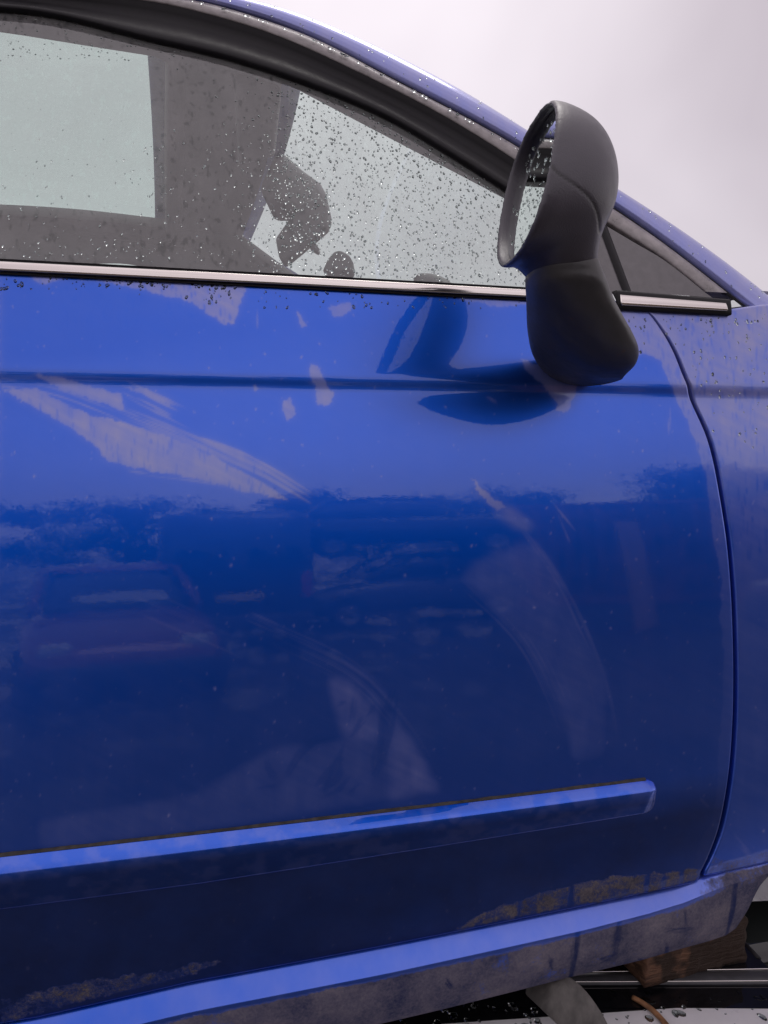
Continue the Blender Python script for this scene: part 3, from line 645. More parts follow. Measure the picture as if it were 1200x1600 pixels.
# rear quarter glass and pillar
xs = np.linspace(-1.25, -0.60, 40); X, T = np.meshgrid(xs, np.linspace(0, 1, 10)); topq = np.interp(X, RL_LO[:, 0], RL_LO[:, 1]) - 0.01
H = 0.165 + (topq - 0.165) * T
B(grid('rear_side_glass', np.stack([X, G(X, H) - 0.001, H + ZC], -1), M['dark_glass']))
B(grid('door_pillar', np.stack([np.stack([np.full(14, x), G(np.full(14, x), np.linspace(0.163, 0.50, 14)) - d, np.linspace(0.163, 0.50, 14) + ZC], -1) for x, d in ((-0.625, -0.004), (-0.62, 0.002), (-0.575, 0.002), (-0.565, -0.01))]), M['black_plastic']))
X, T = np.meshgrid(np.linspace(-1.62, -1.24, 14), np.linspace(0, 1, 10)); tq = np.interp(X, [-1.62, -1.24], [0.20, 0.42]); H = 0.163 + (tq - 0.163) * T
P = np.stack([X, G(X, H) - 0.004, H + ZC], -1); B(grid('rear_pillar', P, M['paint'], attrs={'dust': np.full(X.shape, 0.3), 'mud': np.zeros(X.shape)}))

# ---------------- roof, sunroof, lining, windscreen
hX = -0.035
c1 = on_level(np.array([230., 0]), np.array([85., 55]), 0.53); c2 = on_level(np.array([237., 0]), np.array([365., 345]), 0.53)
SY0, SY1 = float(c1[:, 1].mean()), min(float(c2[:, 1].mean()) + 0.09, 1.30)
def roof_h(X, Y): return np.interp(X, RL_UP[:, 0], RL_UP[:, 1]) - 0.006 + 0.045 * (1 - (np.abs(Y - YC) / 0.6) ** 2.5)
def plate(name, x0, x1, y0, y1, hole, dz, mat_, nx=60, ny=50, attrs=False, edge=None, fr=None):
    xs = np.sort(np.r_[np.linspace(x0, x1, nx), hole[0], hole[1]]); ys = np.sort(np.r_[np.linspace(y0, y1, ny), hole[2], hole[3]])
    X, Y = np.meshgrid(xs, ys); Z = roof_h(X, Y) + dz
    if fr is not None: X = X + fr(X, Y)
    P = np.stack([X, Y, Z + ZC], -1); cx = 0.5 * (xs[1:] + xs[:-1]); cy = 0.5 * (ys[1:] + ys[:-1])
    keep = ~(((cx > hole[0]) & (cx < hole[1]))[None, :] & ((cy > hole[2]) & (cy < hole[3]))[:, None])
    a = {'dust': np.full(X.shape, 0.4), 'mud': np.zeros(X.shape)} if attrs else None
    return B(grid(name, P, mat_, keep=keep, attrs=a))
hole = (-0.80, hX, SY0, SY1)
skew = lambda X, Y: 0.015 * np.clip(1 - 2 * (Y - SY0) / (SY1 - SY0), -1.4, 1.4) * np.exp(-((X - hX) / 0.09) ** 2)
bow = lambda X, Y: 0.035 * np.clip((X + 0.1) / 0.24, 0, 1) * (1 - ((Y - YC) / 0.6) ** 2) + skew(X, Y)
roof = plate('roof', -1.35, 0.150, 0.238, 2 * YC - 0.238, (hole[0] + 0.03, hole[1] - 0.03, hole[2] + 0.02, hole[3] - 0.02), 0.0, M['paint'], attrs=True, fr=bow)
lining = plate('headlining', -1.30, 0.118, 0.33, 2 * YC - 0.33, hole, -0.030, M['lining'], fr=bow)
X, Y = np.meshgrid(np.linspace(hole[0] - 0.01, hX + 0.01, 20), np.linspace(SY0 - 0.01, SY1 + 0.01, 20))
sunroof = B(grid('sunroof', np.stack([X + skew(X, Y), Y, roof_h(X, Y) - 0.008 + ZC], -1), M['roof_glass']))
# frame round the sunroof opening
rc = 0.02; fp = [(hX - rc, SY0), (hX, SY0 + rc), (hX, SY1 - rc), (hX - rc, SY1), (hole[0] + rc, SY1), (hole[0], SY1 - rc), (hole[0], SY0 + rc), (hole[0] + rc, SY0), (hX - rc, SY0)]
fpp = np.concatenate([np.linspace(fp[i], fp[i + 1], 10, endpoint=False) for i in range(8)]); cen = np.array([(hX + hole[0]) / 2, (SY0 + SY1) / 2])
def frow(grow, dz):
    q = fpp + (fpp - cen) / np.linalg.norm(fpp - cen, axis=1)[:, None] * grow; return np.stack([q[:, 0] + skew(q[:, 0], q[:, 1]), q[:, 1], roof_h(q[:, 0], q[:, 1]) + dz + ZC], -1)
put(grid('sunroof_frame', np.stack([frow(-0.004, -0.010), frow(-0.004, -0.034), frow(0.004, -0.038), frow(0.022, -0.036), frow(0.034, -0.029)]), M['lining'], wrap=True), sunroof)
# side lining between door seal and headlining, running down the windscreen pillar (near and far side)
def inner_edge(X): 
    s = np.clip((X - 0.13) / 0.59, 0, 1); return 0.35 - 0.2 * s, np.where(X < 0.13, roof_h(X, 0.35 + 0 * X) - 0.031, 0.505 - 0.335 * s)
xs = np.linspace(-1.2, 0.70, 220); iy, ih = inner_edge(xs); gh = np.maximum(np.interp(xs, np.r_[-1.3, GL_TOP[:, 0], ST_LO[-40:, 0]], np.r_[0.38, GL_TOP[:, 1], ST_LO[-40:, 1]]), 0.168) - 0.004
A = np.stack([xs, G(xs, gh) + 0.014, gh + ZC], -1); E = np.stack([xs, iy, ih + ZC], -1)
rows = [A * (1 - f) + E * f + np.array([0, 0, 0.022 * math.sin(math.pi * f)]) for f in np.linspace(0, 1, 12)]
rows = [A + np.array([0, -0.008, 0.012])] + rows + [E + np.array([0.0, 0.004, 0.022])]
pil = B(grid('pillar_lining', np.stack(rows), M['lining']))
def ws_pt(s, q):                   # s down the screen, q across (-1 near .. 1 far)
    yl = (YC - 0.33) * (1 - s) + (YC - 0.10) * s
    X = 0.135 + 0.615 * s + (0.04 + 0.09 * s) * (1 - q * q); Hh = 0.524 - 0.352 * s + 0.02 * math.sin(1) * 4 * s * (1 - s) * 0.4 + 0.012 * (1 - q * q) * (1 - s)
    return np.stack([X, YC + q * yl, Hh + ZC], -1)
s_, q_ = np.meshgrid(np.linspace(0, 1, 20), np.linspace(-1, 1, 24), indexing='ij')
ws = B(grid('windscreen', ws_pt(s_, q_), M['screen_glass']))
# bonnet, nose, tailgate, far flank close the body
X, Y = np.meshgrid(np.linspace(0, 1, 20), np.linspace(-1, 1, 24), indexing='ij')
XX = 0.74 + 0.66 * X + 0.10 * (1 - Y * Y); wid = YC - 0.055 - 0.16 * X ** 2; HH = wing_top(np.minimum(XX, 1.40)) + 0.015 + 0.07 * (1 - Y * Y)
P = np.stack([XX, YC + Y * wid, HH + ZC], -1); B(grid('bonnet', P, M['paint'], attrs={'dust': np.full(X.shape, 0.4), 'mud': np.zeros(X.shape)}))
XX = 1.40 + 0.10 * (1 - Y * Y) + 0.05 * np.sin(X * math.pi); HH = -0.065 - 0.45 * X; wid = YC - 0.21 + 0.10 * np.sin(X * math.pi * 0.6)
P = np.stack([XX, YC + Y * wid, HH + 0.06 * (1 - Y * Y) * (1 - X) + ZC], -1); B(grid('front_bumper', P, M['paint'], attrs={'dust': np.full(X.shape, 0.4), 'mud': np.full(X.shape, 0.2)}))
XX = -1.36 - 0.27 * np.clip(X * 2.2, 0, 1) - 0.05 * (1 - Y * Y); HH = np.interp(X, [0, 0.45, 1], [0.50, 0.18, -0.52]); wid = np.interp(X, [0, 0.45, 1], [YC - 0.20, YC - 0.07, YC - 0.09])
P = np.stack([XX, YC + Y * wid, HH + ZC], -1); tail = B(grid('tailgate', P, M['paint'], attrs={'dust': np.full(X.shape, 0.4), 'mud': np.full(X.shape, 0.1)}))
for o in (door, wing, quarter, sill_o, rail, pil, side_glass):
    c = o.copy(); COL.objects.link(c); c.parent = blue; c.matrix_parent_inverse = Matrix.Translation(-blue.location); c.scale.y = -1; c.location.y = 2 * YC
# ---------------- cabin
def rounded(name, c, s, m_, parent, bev, rz=0, rx=0): return box(name, c, s, m_, parent, bev=bev, rz=rz, rx=rx)
b = B(box('dashboard', (0.74, YC, ZC + 0.06), (0.42, 1.36, 0.20), M['trim_dark'], bev=0.05))
for yy_ in (YC - 0.36, YC + 0.36):
    B(box('seat', (-0.30, yy_, ZC - 0.22), (0.50, 0.50, 0.20), M['trim_dark'], bev=0.06))
    sb = B(box('seat_back', (-0.56, yy_, ZC + 0.0), (0.14, 0.48, 0.44), M['trim_dark'], bev=0.06)); sb.rotation_euler = (0, -0.25, 0)
# steering wheel
a = np.linspace(0, 2 * math.pi, 49); tilt = rad(26); cw = np.array([0.42, YC - 0.37, ZC + 0.088])
ring = cw + 0.185 * (np.cos(a)[:, None] * np.array([0, 1, 0]) + np.sin(a)[:, None] * np.array([-math.sin(tilt) * 0.9, 0, math.cos(tilt)]))
wheel = B(grid('steering_wheel', tube_pts(ring, 0.014, 8, False), M['trim_dark'], wrap=True))
for ang in (0.1, math.pi - 0.1, -math.pi / 2):
    e = cw + 0.18 * (math.cos(ang) * np.array([0, 1, 0]) + math.sin(ang) * np.array([-math.sin(tilt) * 0.9, 0, math.cos(tilt)]))
    put(tube('spoke', np.stack([cw, (cw + e) / 2 + np.array([0.01, 0, 0]), e]), 0.016, M['trim_dark']), wheel)
vp = on_level(np.array([366., 440, 430, 372]), np.array([128., 150, 246, 262]), 0.478); vq = on_level(np.array([366., 440, 430, 372]), np.array([128., 150, 246, 262]), 0.478) + np.array([0, 0, 0.016])
vo = pydata('sun_visor', np.vstack([vp, vq]), [(3, 2, 1, 0), (4, 5, 6, 7)] + [(i, (i + 1) % 4, 4 + (i + 1) % 4, 4 + i) for i in range(4)], M['lining'], None, True)
bv = vo.modifiers.new('bevel', 'BEVEL'); bv.width = 0.007; bv.segments = 3; B(vo)
# rear-view mirror on its mount under the header
def hull(name, pts_px, zc, thick, m_, parent, bev=0.006):
    """prism with a surveyed outline, its own depth and thickness"""
    p = np.array(pts_px, float); A = at_depth(p[:, 0], p[:, 1], np.full(len(p), zc)); dirv = np.array([0.25, 1.0, 0.0]) / np.linalg.norm([0.25, 1, 0]) * thick
    n = len(p); V = np.vstack([A, A + dirv]); Fc = [tuple(range(n))[::-1], tuple(range(n, 2 * n))] + [(i, (i + 1) % n, n + (i + 1) % n, n + i) for i in range(n)]
    o = pydata(name, V, Fc, m_, None, True); bv = o.modifiers.new('bevel', 'BEVEL'); bv.width = bev; bv.segments = 3; return put(o, parent)
rv = hull('mirror_mount', [(430, 236), (446, 240), (470, 262), (500, 284), (512, 306), (510, 332), (470, 330), (440, 314), (415, 316), (405, 290)], 1.50, 0.14, M['mount'], blue, 0.012)
rv['label'] = 'grey overhead mount of the rear-view mirror'
rm = hull('rear_view_mirror', [(468, 318), (500, 306), (512, 322), (512, 352), (470, 388), (443, 410), (436, 404), (430, 372)], 1.46, 0.05, M['trim_dark'], blue, 0.008)
hull('mirror_knob', [(484, 380), (492, 378), (500, 390), (497, 396), (484, 388)], 1.47, 0.02, M['trim_dark'], blue, 0.003)
hull('screen_sensor', [(503, 424), (512, 404), (522, 392), (532, 390), (546, 398), (552, 410), (553, 426)], 1.75, 0.06, M['trim_dark'], blue, 0.008)

# ---------------- wing mirror
LE, LL = 0.25, 0.42
AM = rad(9.0); e1 = np.array([math.cos(AM), -math.sin(AM), 0]); el = np.array([math.sin(AM), math.cos(AM), 0]); ez = np.array([0, 0, 1.0])
rimc = at_depth(np.array(819.), np.array(291.), np.array(0.635))
def oval(hl, hz, k=72, ex=2.35):
    a = np.linspace(0, 2 * math.pi, k, endpoint=False); c, s = np.cos(a), np.sin(a)
    return np.sign(c) * np.abs(c) ** (2 / ex) * hl, np.sign(s) * np.abs(s) ** (2 / ex) * hz
def head_ring(s, hl, hz, dz=0.0, lean=None, dl=0.0):
    a, b = oval(hl, hz); return rimc + np.outer(s + (LE if lean is None else lean) * b, e1) + np.outer(a + dl + LL * b, el) + np.outer(b + dz, ez)
RL, RH = 0.081, 0.0685
rings = [head_ring(0.022, 0.002, 0.002), head_ring(0.022, RL - 0.009, RH - 0.008), head_ring(0.001, RL - 0.0055, RH - 0.005), head_ring(-0.0015, RL - 0.003, RH - 0.0025), head_ring(0.001, RL, RH)]
SM = 0.070
for s in np.r_[np.linspace(0.006, 0.9, 20), np.linspace(0.92, 1, 10)]:
    f = (1 - s ** 3.1) ** (1 / 2.2) if s < 1 else 0.02
    lo = 0.0
    rings.append(head_ring(0.002 + SM * s, RL * (0.10 + 0.90 * f) if s < 1 else 0.002, RH * max(f, 0.02) * (1 - 0.10 * s), 0.003 * s * (1 - f) + 0.002 * s, LE * (1 - s), 0.010 * s))
def arm_sections(secs, k=48):
    R_ = []
    secs = smooth_curve(np.array(secs, float), 36)
    for (y, x0, x1, zc, hd) in secs:
        c = at_depth(np.array((x0 + x1) / 2), np.array(float(y)), np.array(zc)); hw = (x1 - x0) / 2 * zc / FPX
        a = np.linspace(0, 2 * math.pi, k, endpoint=False); ca_, sa_ = np.cos(a), np.sin(a); ex = 2.5
        u = np.sign(ca_) * np.abs(ca_) ** (2 / ex) * hw; v = np.sign(sa_) * np.abs(sa_) ** (2 / ex) * hd
        R_.append(c + np.outer(u, RV) + np.outer(v, np.array([math.sin(YAW), math.cos(YAW), 0])))
    return np.stack(R_)
def closed_arrays(R_):
    n, k = R_.shape[:2]; V = np.vstack([R_.reshape(-1, 3), R_[0].mean(0), R_[-1].mean(0)]); Fq = grid_faces(n, k, True).tolist(); a, b = n * k, n * k + 1
    Fq += [(a, (j + 1) % k, j) for j in range(k)] + [(b, (n - 1) * k + j, (n - 1) * k + (j + 1) % k) for j in range(k)]
    return V, Fq
def remeshed(name, parts, voxel, smooth_n, m_, groove=None, keep_rim=False):
    V = []; Fc = []
    for v, f in parts:
        o = len(V); V += [tuple(map(float, q)) for q in v]; Fc += [tuple(i + o for i in q) for q in f]
    me = bpy.data.meshes.new(name + '_src'); me.from_pydata(V, [], Fc); me.update()
    t = bpy.data.objects.new(name + '_src', me); COL.objects.link(t)
    r = t.modifiers.new('r', 'REMESH'); r.mode = 'VOXEL'; r.voxel_size = voxel
    sm = t.modifiers.new('s', 'SMOOTH'); sm.iterations = smooth_n; sm.factor = 0.5
    dg = bpy.context.evaluated_depsgraph_get(); m2 = bpy.data.meshes.new_from_object(t.evaluated_get(dg)); bpy.data.objects.remove(t); bpy.data.meshes.remove(me)
    m2.name = name; n = len(m2.vertices); co = np.empty(n * 3, np.float32); m2.vertices.foreach_get('co', co); co = co.reshape(-1, 3).astype(float)
    if keep_rim:
        ne = len(m2.edges); ed = np.empty(ne * 2, np.int32); m2.edges.foreach_get('vertices', ed); ed = ed.reshape(-1, 2); deg = np.maximum(np.bincount(ed.ravel(), minlength=n), 1)
        sd = (co - rimc) @ e1 - LE * (co - rimc)[:, 2]; wgt = np.clip((sd - 0.010) / 0.012, 0, 1)[:, None] * 0.6
        for _ in range(150):
            av = np.stack([np.bincount(ed[:, 0], co[ed[:, 1], c], n) + np.bincount(ed[:, 1], co[ed[:, 0], c], n) for c in range(3)], 1) / deg[:, None]
            co = co + wgt * (av - co)
        m2.vertices.foreach_set('co', co.astype(np.float32).ravel()); m2.update()
    g = np.zeros(n)
    if groove is not None:
        nr = np.empty(n * 3, np.float32); m2.vertices.foreach_get('normal', nr); nr = nr.reshape(-1, 3)
        px, py, z = project(co); C = smooth_curve(groove, 160); d = np.full(n, 1e9)
        for c in C: d = np.minimum(d, np.hypot(px - c[0], py - c[1]))
        face = (nr @ np.array([-math.sin(0.3), -math.cos(0.3), 0])) > 0.05
        g = np.exp(-(d / 2.0) ** 2) * face; co -= nr * (g * 0.0007)[:, None]; m2.vertices.foreach_set('co', co.astype(np.float32).ravel())
    at = m2.attributes.new('groove', 'FLOAT', 'POINT'); at.data.foreach_set('value', np.clip(g * 0.9, 0, 1).astype(np.float32)); m2.update()
    m2.materials.clear()
    return link(name, m2, m_)
Rh = np.stack(rings); nk = Rh.shape[1]
headV, headF = closed_arrays(Rh)
neck = closed_arrays(arm_sections([(300, 842, 936, 0.616, 0.046), (325, 838, 934, 0.617, 0.050), (350, 830, 933, 0.618, 0.054), (375, 824, 930, 0.622, 0.050), (400, 818, 929, 0.628, 0.046), (420, 819, 928, 0.635, 0.043), (436, 824, 933, 0.640, 0.043), (441, 826, 936, 0.642, 0.042)]))
housing = B(remeshed('wing_mirror', [(headV, headF), neck], 0.0017, 7, M['mirror_plastic'], keep_rim=True, groove=[(857, 158), (859, 200), (858, 248), (870, 268), (900, 290), (922, 310), (934, 335), (937, 362)]))
housing['label'] = 'black plastic door mirror housing'
basem = remeshed('mirror_base', [closed_arrays(arm_sections([(412, 826, 929, 0.636, 0.038), (430, 824, 934, 0.640, 0.0425), (440, 824, 938, 0.643, 0.0440), (455, 826, 941, 0.650, 0.050), (480, 828, 947, 0.672, 0.062), (510, 832, 957, 0.702, 0.078), (540, 840, 969, 0.735, 0.092), (562, 854, 974, 0.757, 0.098), (580, 872, 970, 0.772, 0.092), (592, 896, 960, 0.780, 0.072), (597, 915, 962, 0.784, 0.05)]))], 0.0019, 6, M['base_plastic'])
put(basem, housing)
a, b_ = oval(RL - 0.008, RH - 0.007); gp = [rimc + np.outer(0.0080 + LE * b_ * f + 0 * a, e1) + np.outer((a + LL * b_) * f, el) + np.outer(b_ * f, ez) for f in np.linspace(0.01, 1, 10)]
mglass = put(grid('mirror_glass', np.stack(gp), M['mirror'], wrap=True), housing)

# ---------------- rain drops
def dome_templates():
    T = []
    for i in range(8):
        k = 10; a = np.linspace(0, 2 * math.pi, k, endpoint=False); irr = 1 + 0.16 * np.sin(2 * a + rnd.uniform(0, 6)) + 0.10 * np.sin(3 * a + rnd.uniform(0, 6)) * rnd.random()
        V = []
        for r, z in ((1.0, 0.0), (0.94, 0.42), (0.72, 0.74), (0.38, 0.94)): V += [(r * irr[j] * math.cos(a[j]), r * irr[j] * math.sin(a[j]), z) for j in range(k)]
        V.append((0, 0, 1.0)); V.append((0, 0, 0.0)); Fc = []
        for q in range(3): Fc += [(q * k + j, q * k + (j + 1) % k, (q + 1) * k + (j + 1) % k) for j in range(k)] + [(q * k + j, (q + 1) * k + (j + 1) % k, (q + 1) * k + j) for j in range(k)]
        Fc += [(3 * k + j, 3 * k + (j + 1) % k, 4 * k) for j in range(k)] + [((j + 1) % k, j, 4 * k + 1) for j in range(k)]
        T.append((np.array(V), np.array(Fc)))
    return T
TPL = dome_templates()
def drops(name, P, Nr, r, stretch, height, parent, lift=0.0002, down=(0, 0, -1)):
    Vs, Fs, o = [], [], 0
    down = np.array(down, float)
    for i in range(len(P)):
        v, f = TPL[rnd.randrange(8)]; n = Nr[i]; t = down - n * (down @ n); t /= np.linalg.norm(t); s = np.cross(n, t); w = rnd.uniform(-0.5, 0.5)
        t, s = t * math.cos(w) + s * math.sin(w), s * math.cos(w) - t * math.sin(w)
        q = P[i] + n * lift + r[i] * (np.outer(v[:, 0] * stretch[i], t) + np.outer(v[:, 1], s)) + np.outer(v[:, 2] * height[i] * r[i], n)
        Vs.append(q); Fs.append(f + o); o += len(v)
    ob = link(name, raw_mesh(name, np.vstack(Vs), np.vstack(Fs)), M['water']); ob['kind'] = 'stuff'
    return put(ob, parent)
# on the side glass
px, py = [], []
def gl_ok(x, y):
    t = np.interp(x, [0, 100, 230, 350, 479, 600, 683, 779, 860], [14, 27, 60, 88, 130, 180, 228, 288, 343]) + 4
    return (y > t) & (y < 400 + x * 0.057) & (x < 850)
def scatter(n, x0, x1, y0, y1, r0, r1, st=(1.0, 1.7), f=None):
    x = rng.uniform(x0, x1, n); y = rng.uniform(y0, y1, n); ok = gl_ok(x, y)
    if f is not None: ok &= rng.random(n) < f(x, y)
    x, y = x[ok], y[ok]; q = (r0 + (r1 - r0) * rng.random(len(x)) ** 2.2) * np.interp(x, [380, 520], [0.72, 1.0])
    return np.stack([x, y, q, rng.uniform(st[0], st[1], len(x))], 1)
dd = np.vstack([
    scatter(3600, -40, 850, 0, 450, 0.0005, 0.0013, f=lambda x, y: np.clip((x - 380) / 200, 0.05, 1)),
    scatter(2000, 420, 850, 140, 450, 0.0006, 0.0017),
    scatter(160, 200, 520, 200, 420, 0.0006, 0.0016, (1.0, 2.2), f=lambda x, y: np.exp(-((y - 250 - (x - 200) * 0.12) / 40) ** 2) * 0.9 + 0.25),
    scatter(200, 370, 530, 220, 400, 0.0006, 0.0016, (1.0, 2.0)),
    scatter(260, -40, 330, 15, 95, 0.0008, 0.0018, (0.6, 1.1)),
    scatter(260, -40, 330, 180, 420, 0.0005, 0.0014, (1.0, 2.4), f=lambda x, y: np.clip((y - 180) / 200, 0.1, 1)),
    scatter(260, 330, 850, 80, 330, 0.0009, 0.0021),
    scatter(160, -40, 760, 380, 450, 0.0005, 0.0014)])
# thin out overlapping drops
keep = []; cell = {}
for i in np.argsort(-dd[:, 2]):
    x, y, q = dd[i, 0], dd[i, 1], dd[i, 2] * 1500 * 1.25; c = (int(x // 8), int(y // 8)); ok = True
    for a in (-1, 0, 1):
        for b in (-1, 0, 1):
            for (u, v, w) in cell.get((c[0] + a, c[1] + b), ()):
                if (u - x) ** 2 + (v - y) ** 2 < (w + q) ** 2 * 0.55: ok = False
    if ok: cell.setdefault(c, []).append((x, y, q)); keep.append(i)
dd = dd[keep]
Gg = lambda X, h: G(X, h) + 0.006
Pg = on_surface(dd[:, 0], dd[:, 1], Gg); drops('raindrops', Pg, normal_of(Gg, Pg), dd[:, 2], dd[:, 3], 0.07 + 0.16 * rng.random(len(dd)) ** 1.5, side_glass)
# on the paint of the door and the wing
def on_paint(pts, r0, r1, parent, st=(0.8, 1.6)):
    pts = np.array(pts); Pp = on_surface(pts[:, 0], pts[:, 1], S); n = len(pts)
    drops('raindrops', Pp, normal_of(S, Pp), r0 + (r1 - r0) * rng.random(n) ** 2, rng.uniform(st[0], st[1], n), rng.uniform(0.08, 0.18, n), parent, 0.0001)
pts = [(rnd.gauss(215, 22), rnd.gauss(437, 7)) for _ in range(50)] + [(rnd.gauss(333, 15), rnd.gauss(450, 11)) for _ in range(45)] + [(rnd.uniform(0, 380), 418 + rnd.uniform(2, 34)) for _ in range(110)] + [(rnd.uniform(400, 830), 446 + rnd.random() * 36 + (0)) for _ in range(90)] + [(rnd.uniform(945, 1010), rnd.uniform(490, 560)) for _ in range(40)]
on_paint([p for p in pts if p[1] > 424 + p[0] * 0.045], 0.0006, 0.0019, door)
pts = [(rnd.uniform(1010, 1280), rnd.uniform(492, 700)) for _ in range(300)]; pts = [p for p in pts if p[0] > np.interp(p[1], [478, 512, 557, 606, 687, 732], [995, 1025, 1054, 1074, 1106, 1119]) + 10 and rnd.random() < 1.2 - (p[1] - 490) / 220]
on_paint(pts, 0.0006, 0.0019, wing)
# on the roof rail and the frame channel
ND = 240; i1 = rng.integers(2, 418, ND); f1 = rng.uniform(0.08, 0.85, ND); off = np.interp(f1, [a for a, b in rail_rows[:11]], [b for a, b in rail_rows[:11]]) * 0.45
Cc = RLs[i1] * (1 - f1)[:, None] + RUs[i1] * f1[:, None]; Pr = np.stack([Cc[:, 0], G(Cc[:, 0], Cc[:, 1]) - off, Cc[:, 1] + ZC], -1); nr_ = normal_of(G, Pr) + np.stack([0 * f1, 0 * f1, (f1 - 0.45) * 1.1], -1); nr_ /= np.linalg.norm(nr_, axis=1)[:, None]
drops('raindrops', Pr, nr_, rng.uniform(0.0006, 0.0017, ND), rng.uniform(0.9, 1.7, ND), rng.uniform(0.08, 0.18, ND), rail)
i1 = rng.integers(40, 230, 90); Cc = ST_LO[i1] * 0.35 + ST_UP[i1] * 0.65; Pr = np.stack([Cc[:, 0], G(Cc[:, 0], Cc[:, 1]) - 0.0085, Cc[:, 1] + ZC], -1)
drops('raindrops', Pr, normal_of(G, Pr), rng.uniform(0.0012, 0.0034, 90), rng.uniform(0.5, 0.8, 90), rng.uniform(0.2, 0.3, 90), rail)
# on the mirror glass
k = 70; a = rng.uniform(0, 2 * math.pi, k); q = np.sqrt(rng.random(k)) * 0.95; u, v = q * np.cos(a) * (RL - 0.01), q * np.sin(a) * (RH - 0.01)
Pm = rimc + np.outer(0.0080 + LE * v, e1) + np.outer(u + LL * v, el) + np.outer(v, ez); nm_ = np.tile(-e1, (k, 1))
drops('raindrops', Pm, nm_, rng.uniform(0.0006, 0.0020, k), rng.uniform(1, 2, k), rng.uniform(0.2, 0.35, k), housing)

# =================================================================== the white car below
HR = -0.672
white = empty('white_car', (0.3, YC, 0)); prop(white, 'rain-wet white car with black roof panel, crushed flat under the blue hatchback', 'car')
def Wp(o): return put(o, white)
def level_line(px, n=80):
    p = np.array(px, float); P = on_level(p[:, 0], p[:, 1], HR); o = np.argsort(P[:, 0]); return P[o]
def line_y(px):
    P = level_line(px); c = np.polyfit(P[:, 0], P[:, 1], 1); return lambda X: np.polyval(c, X)
l_white = line_y([(835, 1592), (933, 1581), (1200, 1566)]); l_s1 = line_y([(900, 1545), (1047, 1533), (1200, 1544)]); l_s2 = line_y([(900, 1528), (1100, 1514), (1200, 1526)])
l_white = (lambda a, b: (lambda X: a + b * X))(*np.polyfit([p[0] for p in level_line([(835, 1592), (933, 1581), (1200, 1566)])], [p[1] for p in level_line([(835, 1592), (933, 1581), (1200, 1566)])], 1)[::-1])
def top_h(Y, y0): return HR - 0.9 * np.clip(y0 - Y, 0, None) ** 2 - 0.10 * np.clip(y0 - Y, 0, None)
xs = np.linspace(-1.3, 1.9, 200)
def sheet(name, y_a, y_b, n, m_, dz=0.0, th=None):
    rows = []
    for f in np.linspace(0, 1, n):
        Y = y_a(xs) * (1 - f) + y_b(xs) * f; rows.append(np.stack([xs, Y, ZC + top_h(Y, l_white(xs) - 0.005) + dz], -1))
    return Wp(grid(name, np.stack(rows), m_))
cant = sheet('roof_side', lambda X: l_white(X) - 0.16, l_white, 24, M['white_paint'])
pan = sheet('roof_panel', lambda X: l_white(X) + 0.002, lambda X: l_s1(X) , 10, M['black_gloss'], -0.001)
rows = []
for f, dz in ((0, -0.002), (0.0, 0.004), (0.12, 0.0065), (0.5, 0.0075), (0.88, 0.0065), (1, 0.004), (1, -0.002)):
    Y = l_s1(xs) * (1 - f) + l_s2(xs) * f; rows.append(np.stack([xs, Y, np.full_like(xs, ZC + HR) + dz], -1))
mould = Wp(grid('roof_moulding', np.stack(rows), M['strip']))
for f in (0.02, 0.98):
    Y = l_s1(xs) * (1 - f) + l_s2(xs) * f; put(tube('bright_edge', np.stack([xs, Y, np.full_like(xs, ZC + HR + 0.0060)], -1)[::4], 0.0007, M['chrome'], k=6), mould)
dg0 = on_level(np.array([1160., 1230]), np.array([1476., 1545]), HR); ddx = (dg0[1] - dg0[0]) / (dg0[1, 1] - dg0[0, 1])
xd = lambda Y: dg0[0, 0] + (Y - dg0[0, 1]) * ddx[0]
ys = np.linspace(0, 1, 30)
def far_panel(name, xa, xb, m_, dz):
    rows = []
    for f in np.linspace(0, 1, 60):
        Xb = xa * (1 - f) + xb * f; Y0 = l_s2(np.array(Xb)); Y = Y0 + (1.45 - Y0) * ys; X = np.clip(Xb, xa, xb) + 0 * Y
        rows.append(np.stack([X, Y, ZC + HR + dz + 0.02 * np.sin(ys * math.pi)], -1))
    return np.stack(rows)
Pf = far_panel('x', -1.3, 1.0, None, 0.0)
e_ = xd(Pf[..., 1]); lim = np.clip(e_, 0.5, 1.9); Pf[..., 0] = -1.3 + (Pf[..., 0] + 1.3) / 2.3 * (lim + 1.3)
Wp(grid('roof_glass_panel', Pf, M['black_gloss']))
Pf2 = far_panel('x', 0.0, 1.0, None, -0.003); e_ = xd(Pf2[..., 1]); lim = np.clip(e_, 0.5, 1.9); Pf2[..., 0] = lim + 0.004 + Pf2[..., 0] * (2.0 - lim)
Wp(grid('roof_front', Pf2, M['white_paint']))
ed = np.stack([np.array([xd(y) for y in np.linspace(float(l_s2(0.6)), 0.9, 30)]), np.linspace(float(l_s2(0.6)), 0.9, 30), np.full(30, ZC + HR + 0.004)], -1); ed[:, 2] += 0.02 * np.sin((ed[:, 1] - 0.1) / 1.35 * math.pi)
Wp(tube('panel_seal', ed, 0.004, M['rubber'], k=6))
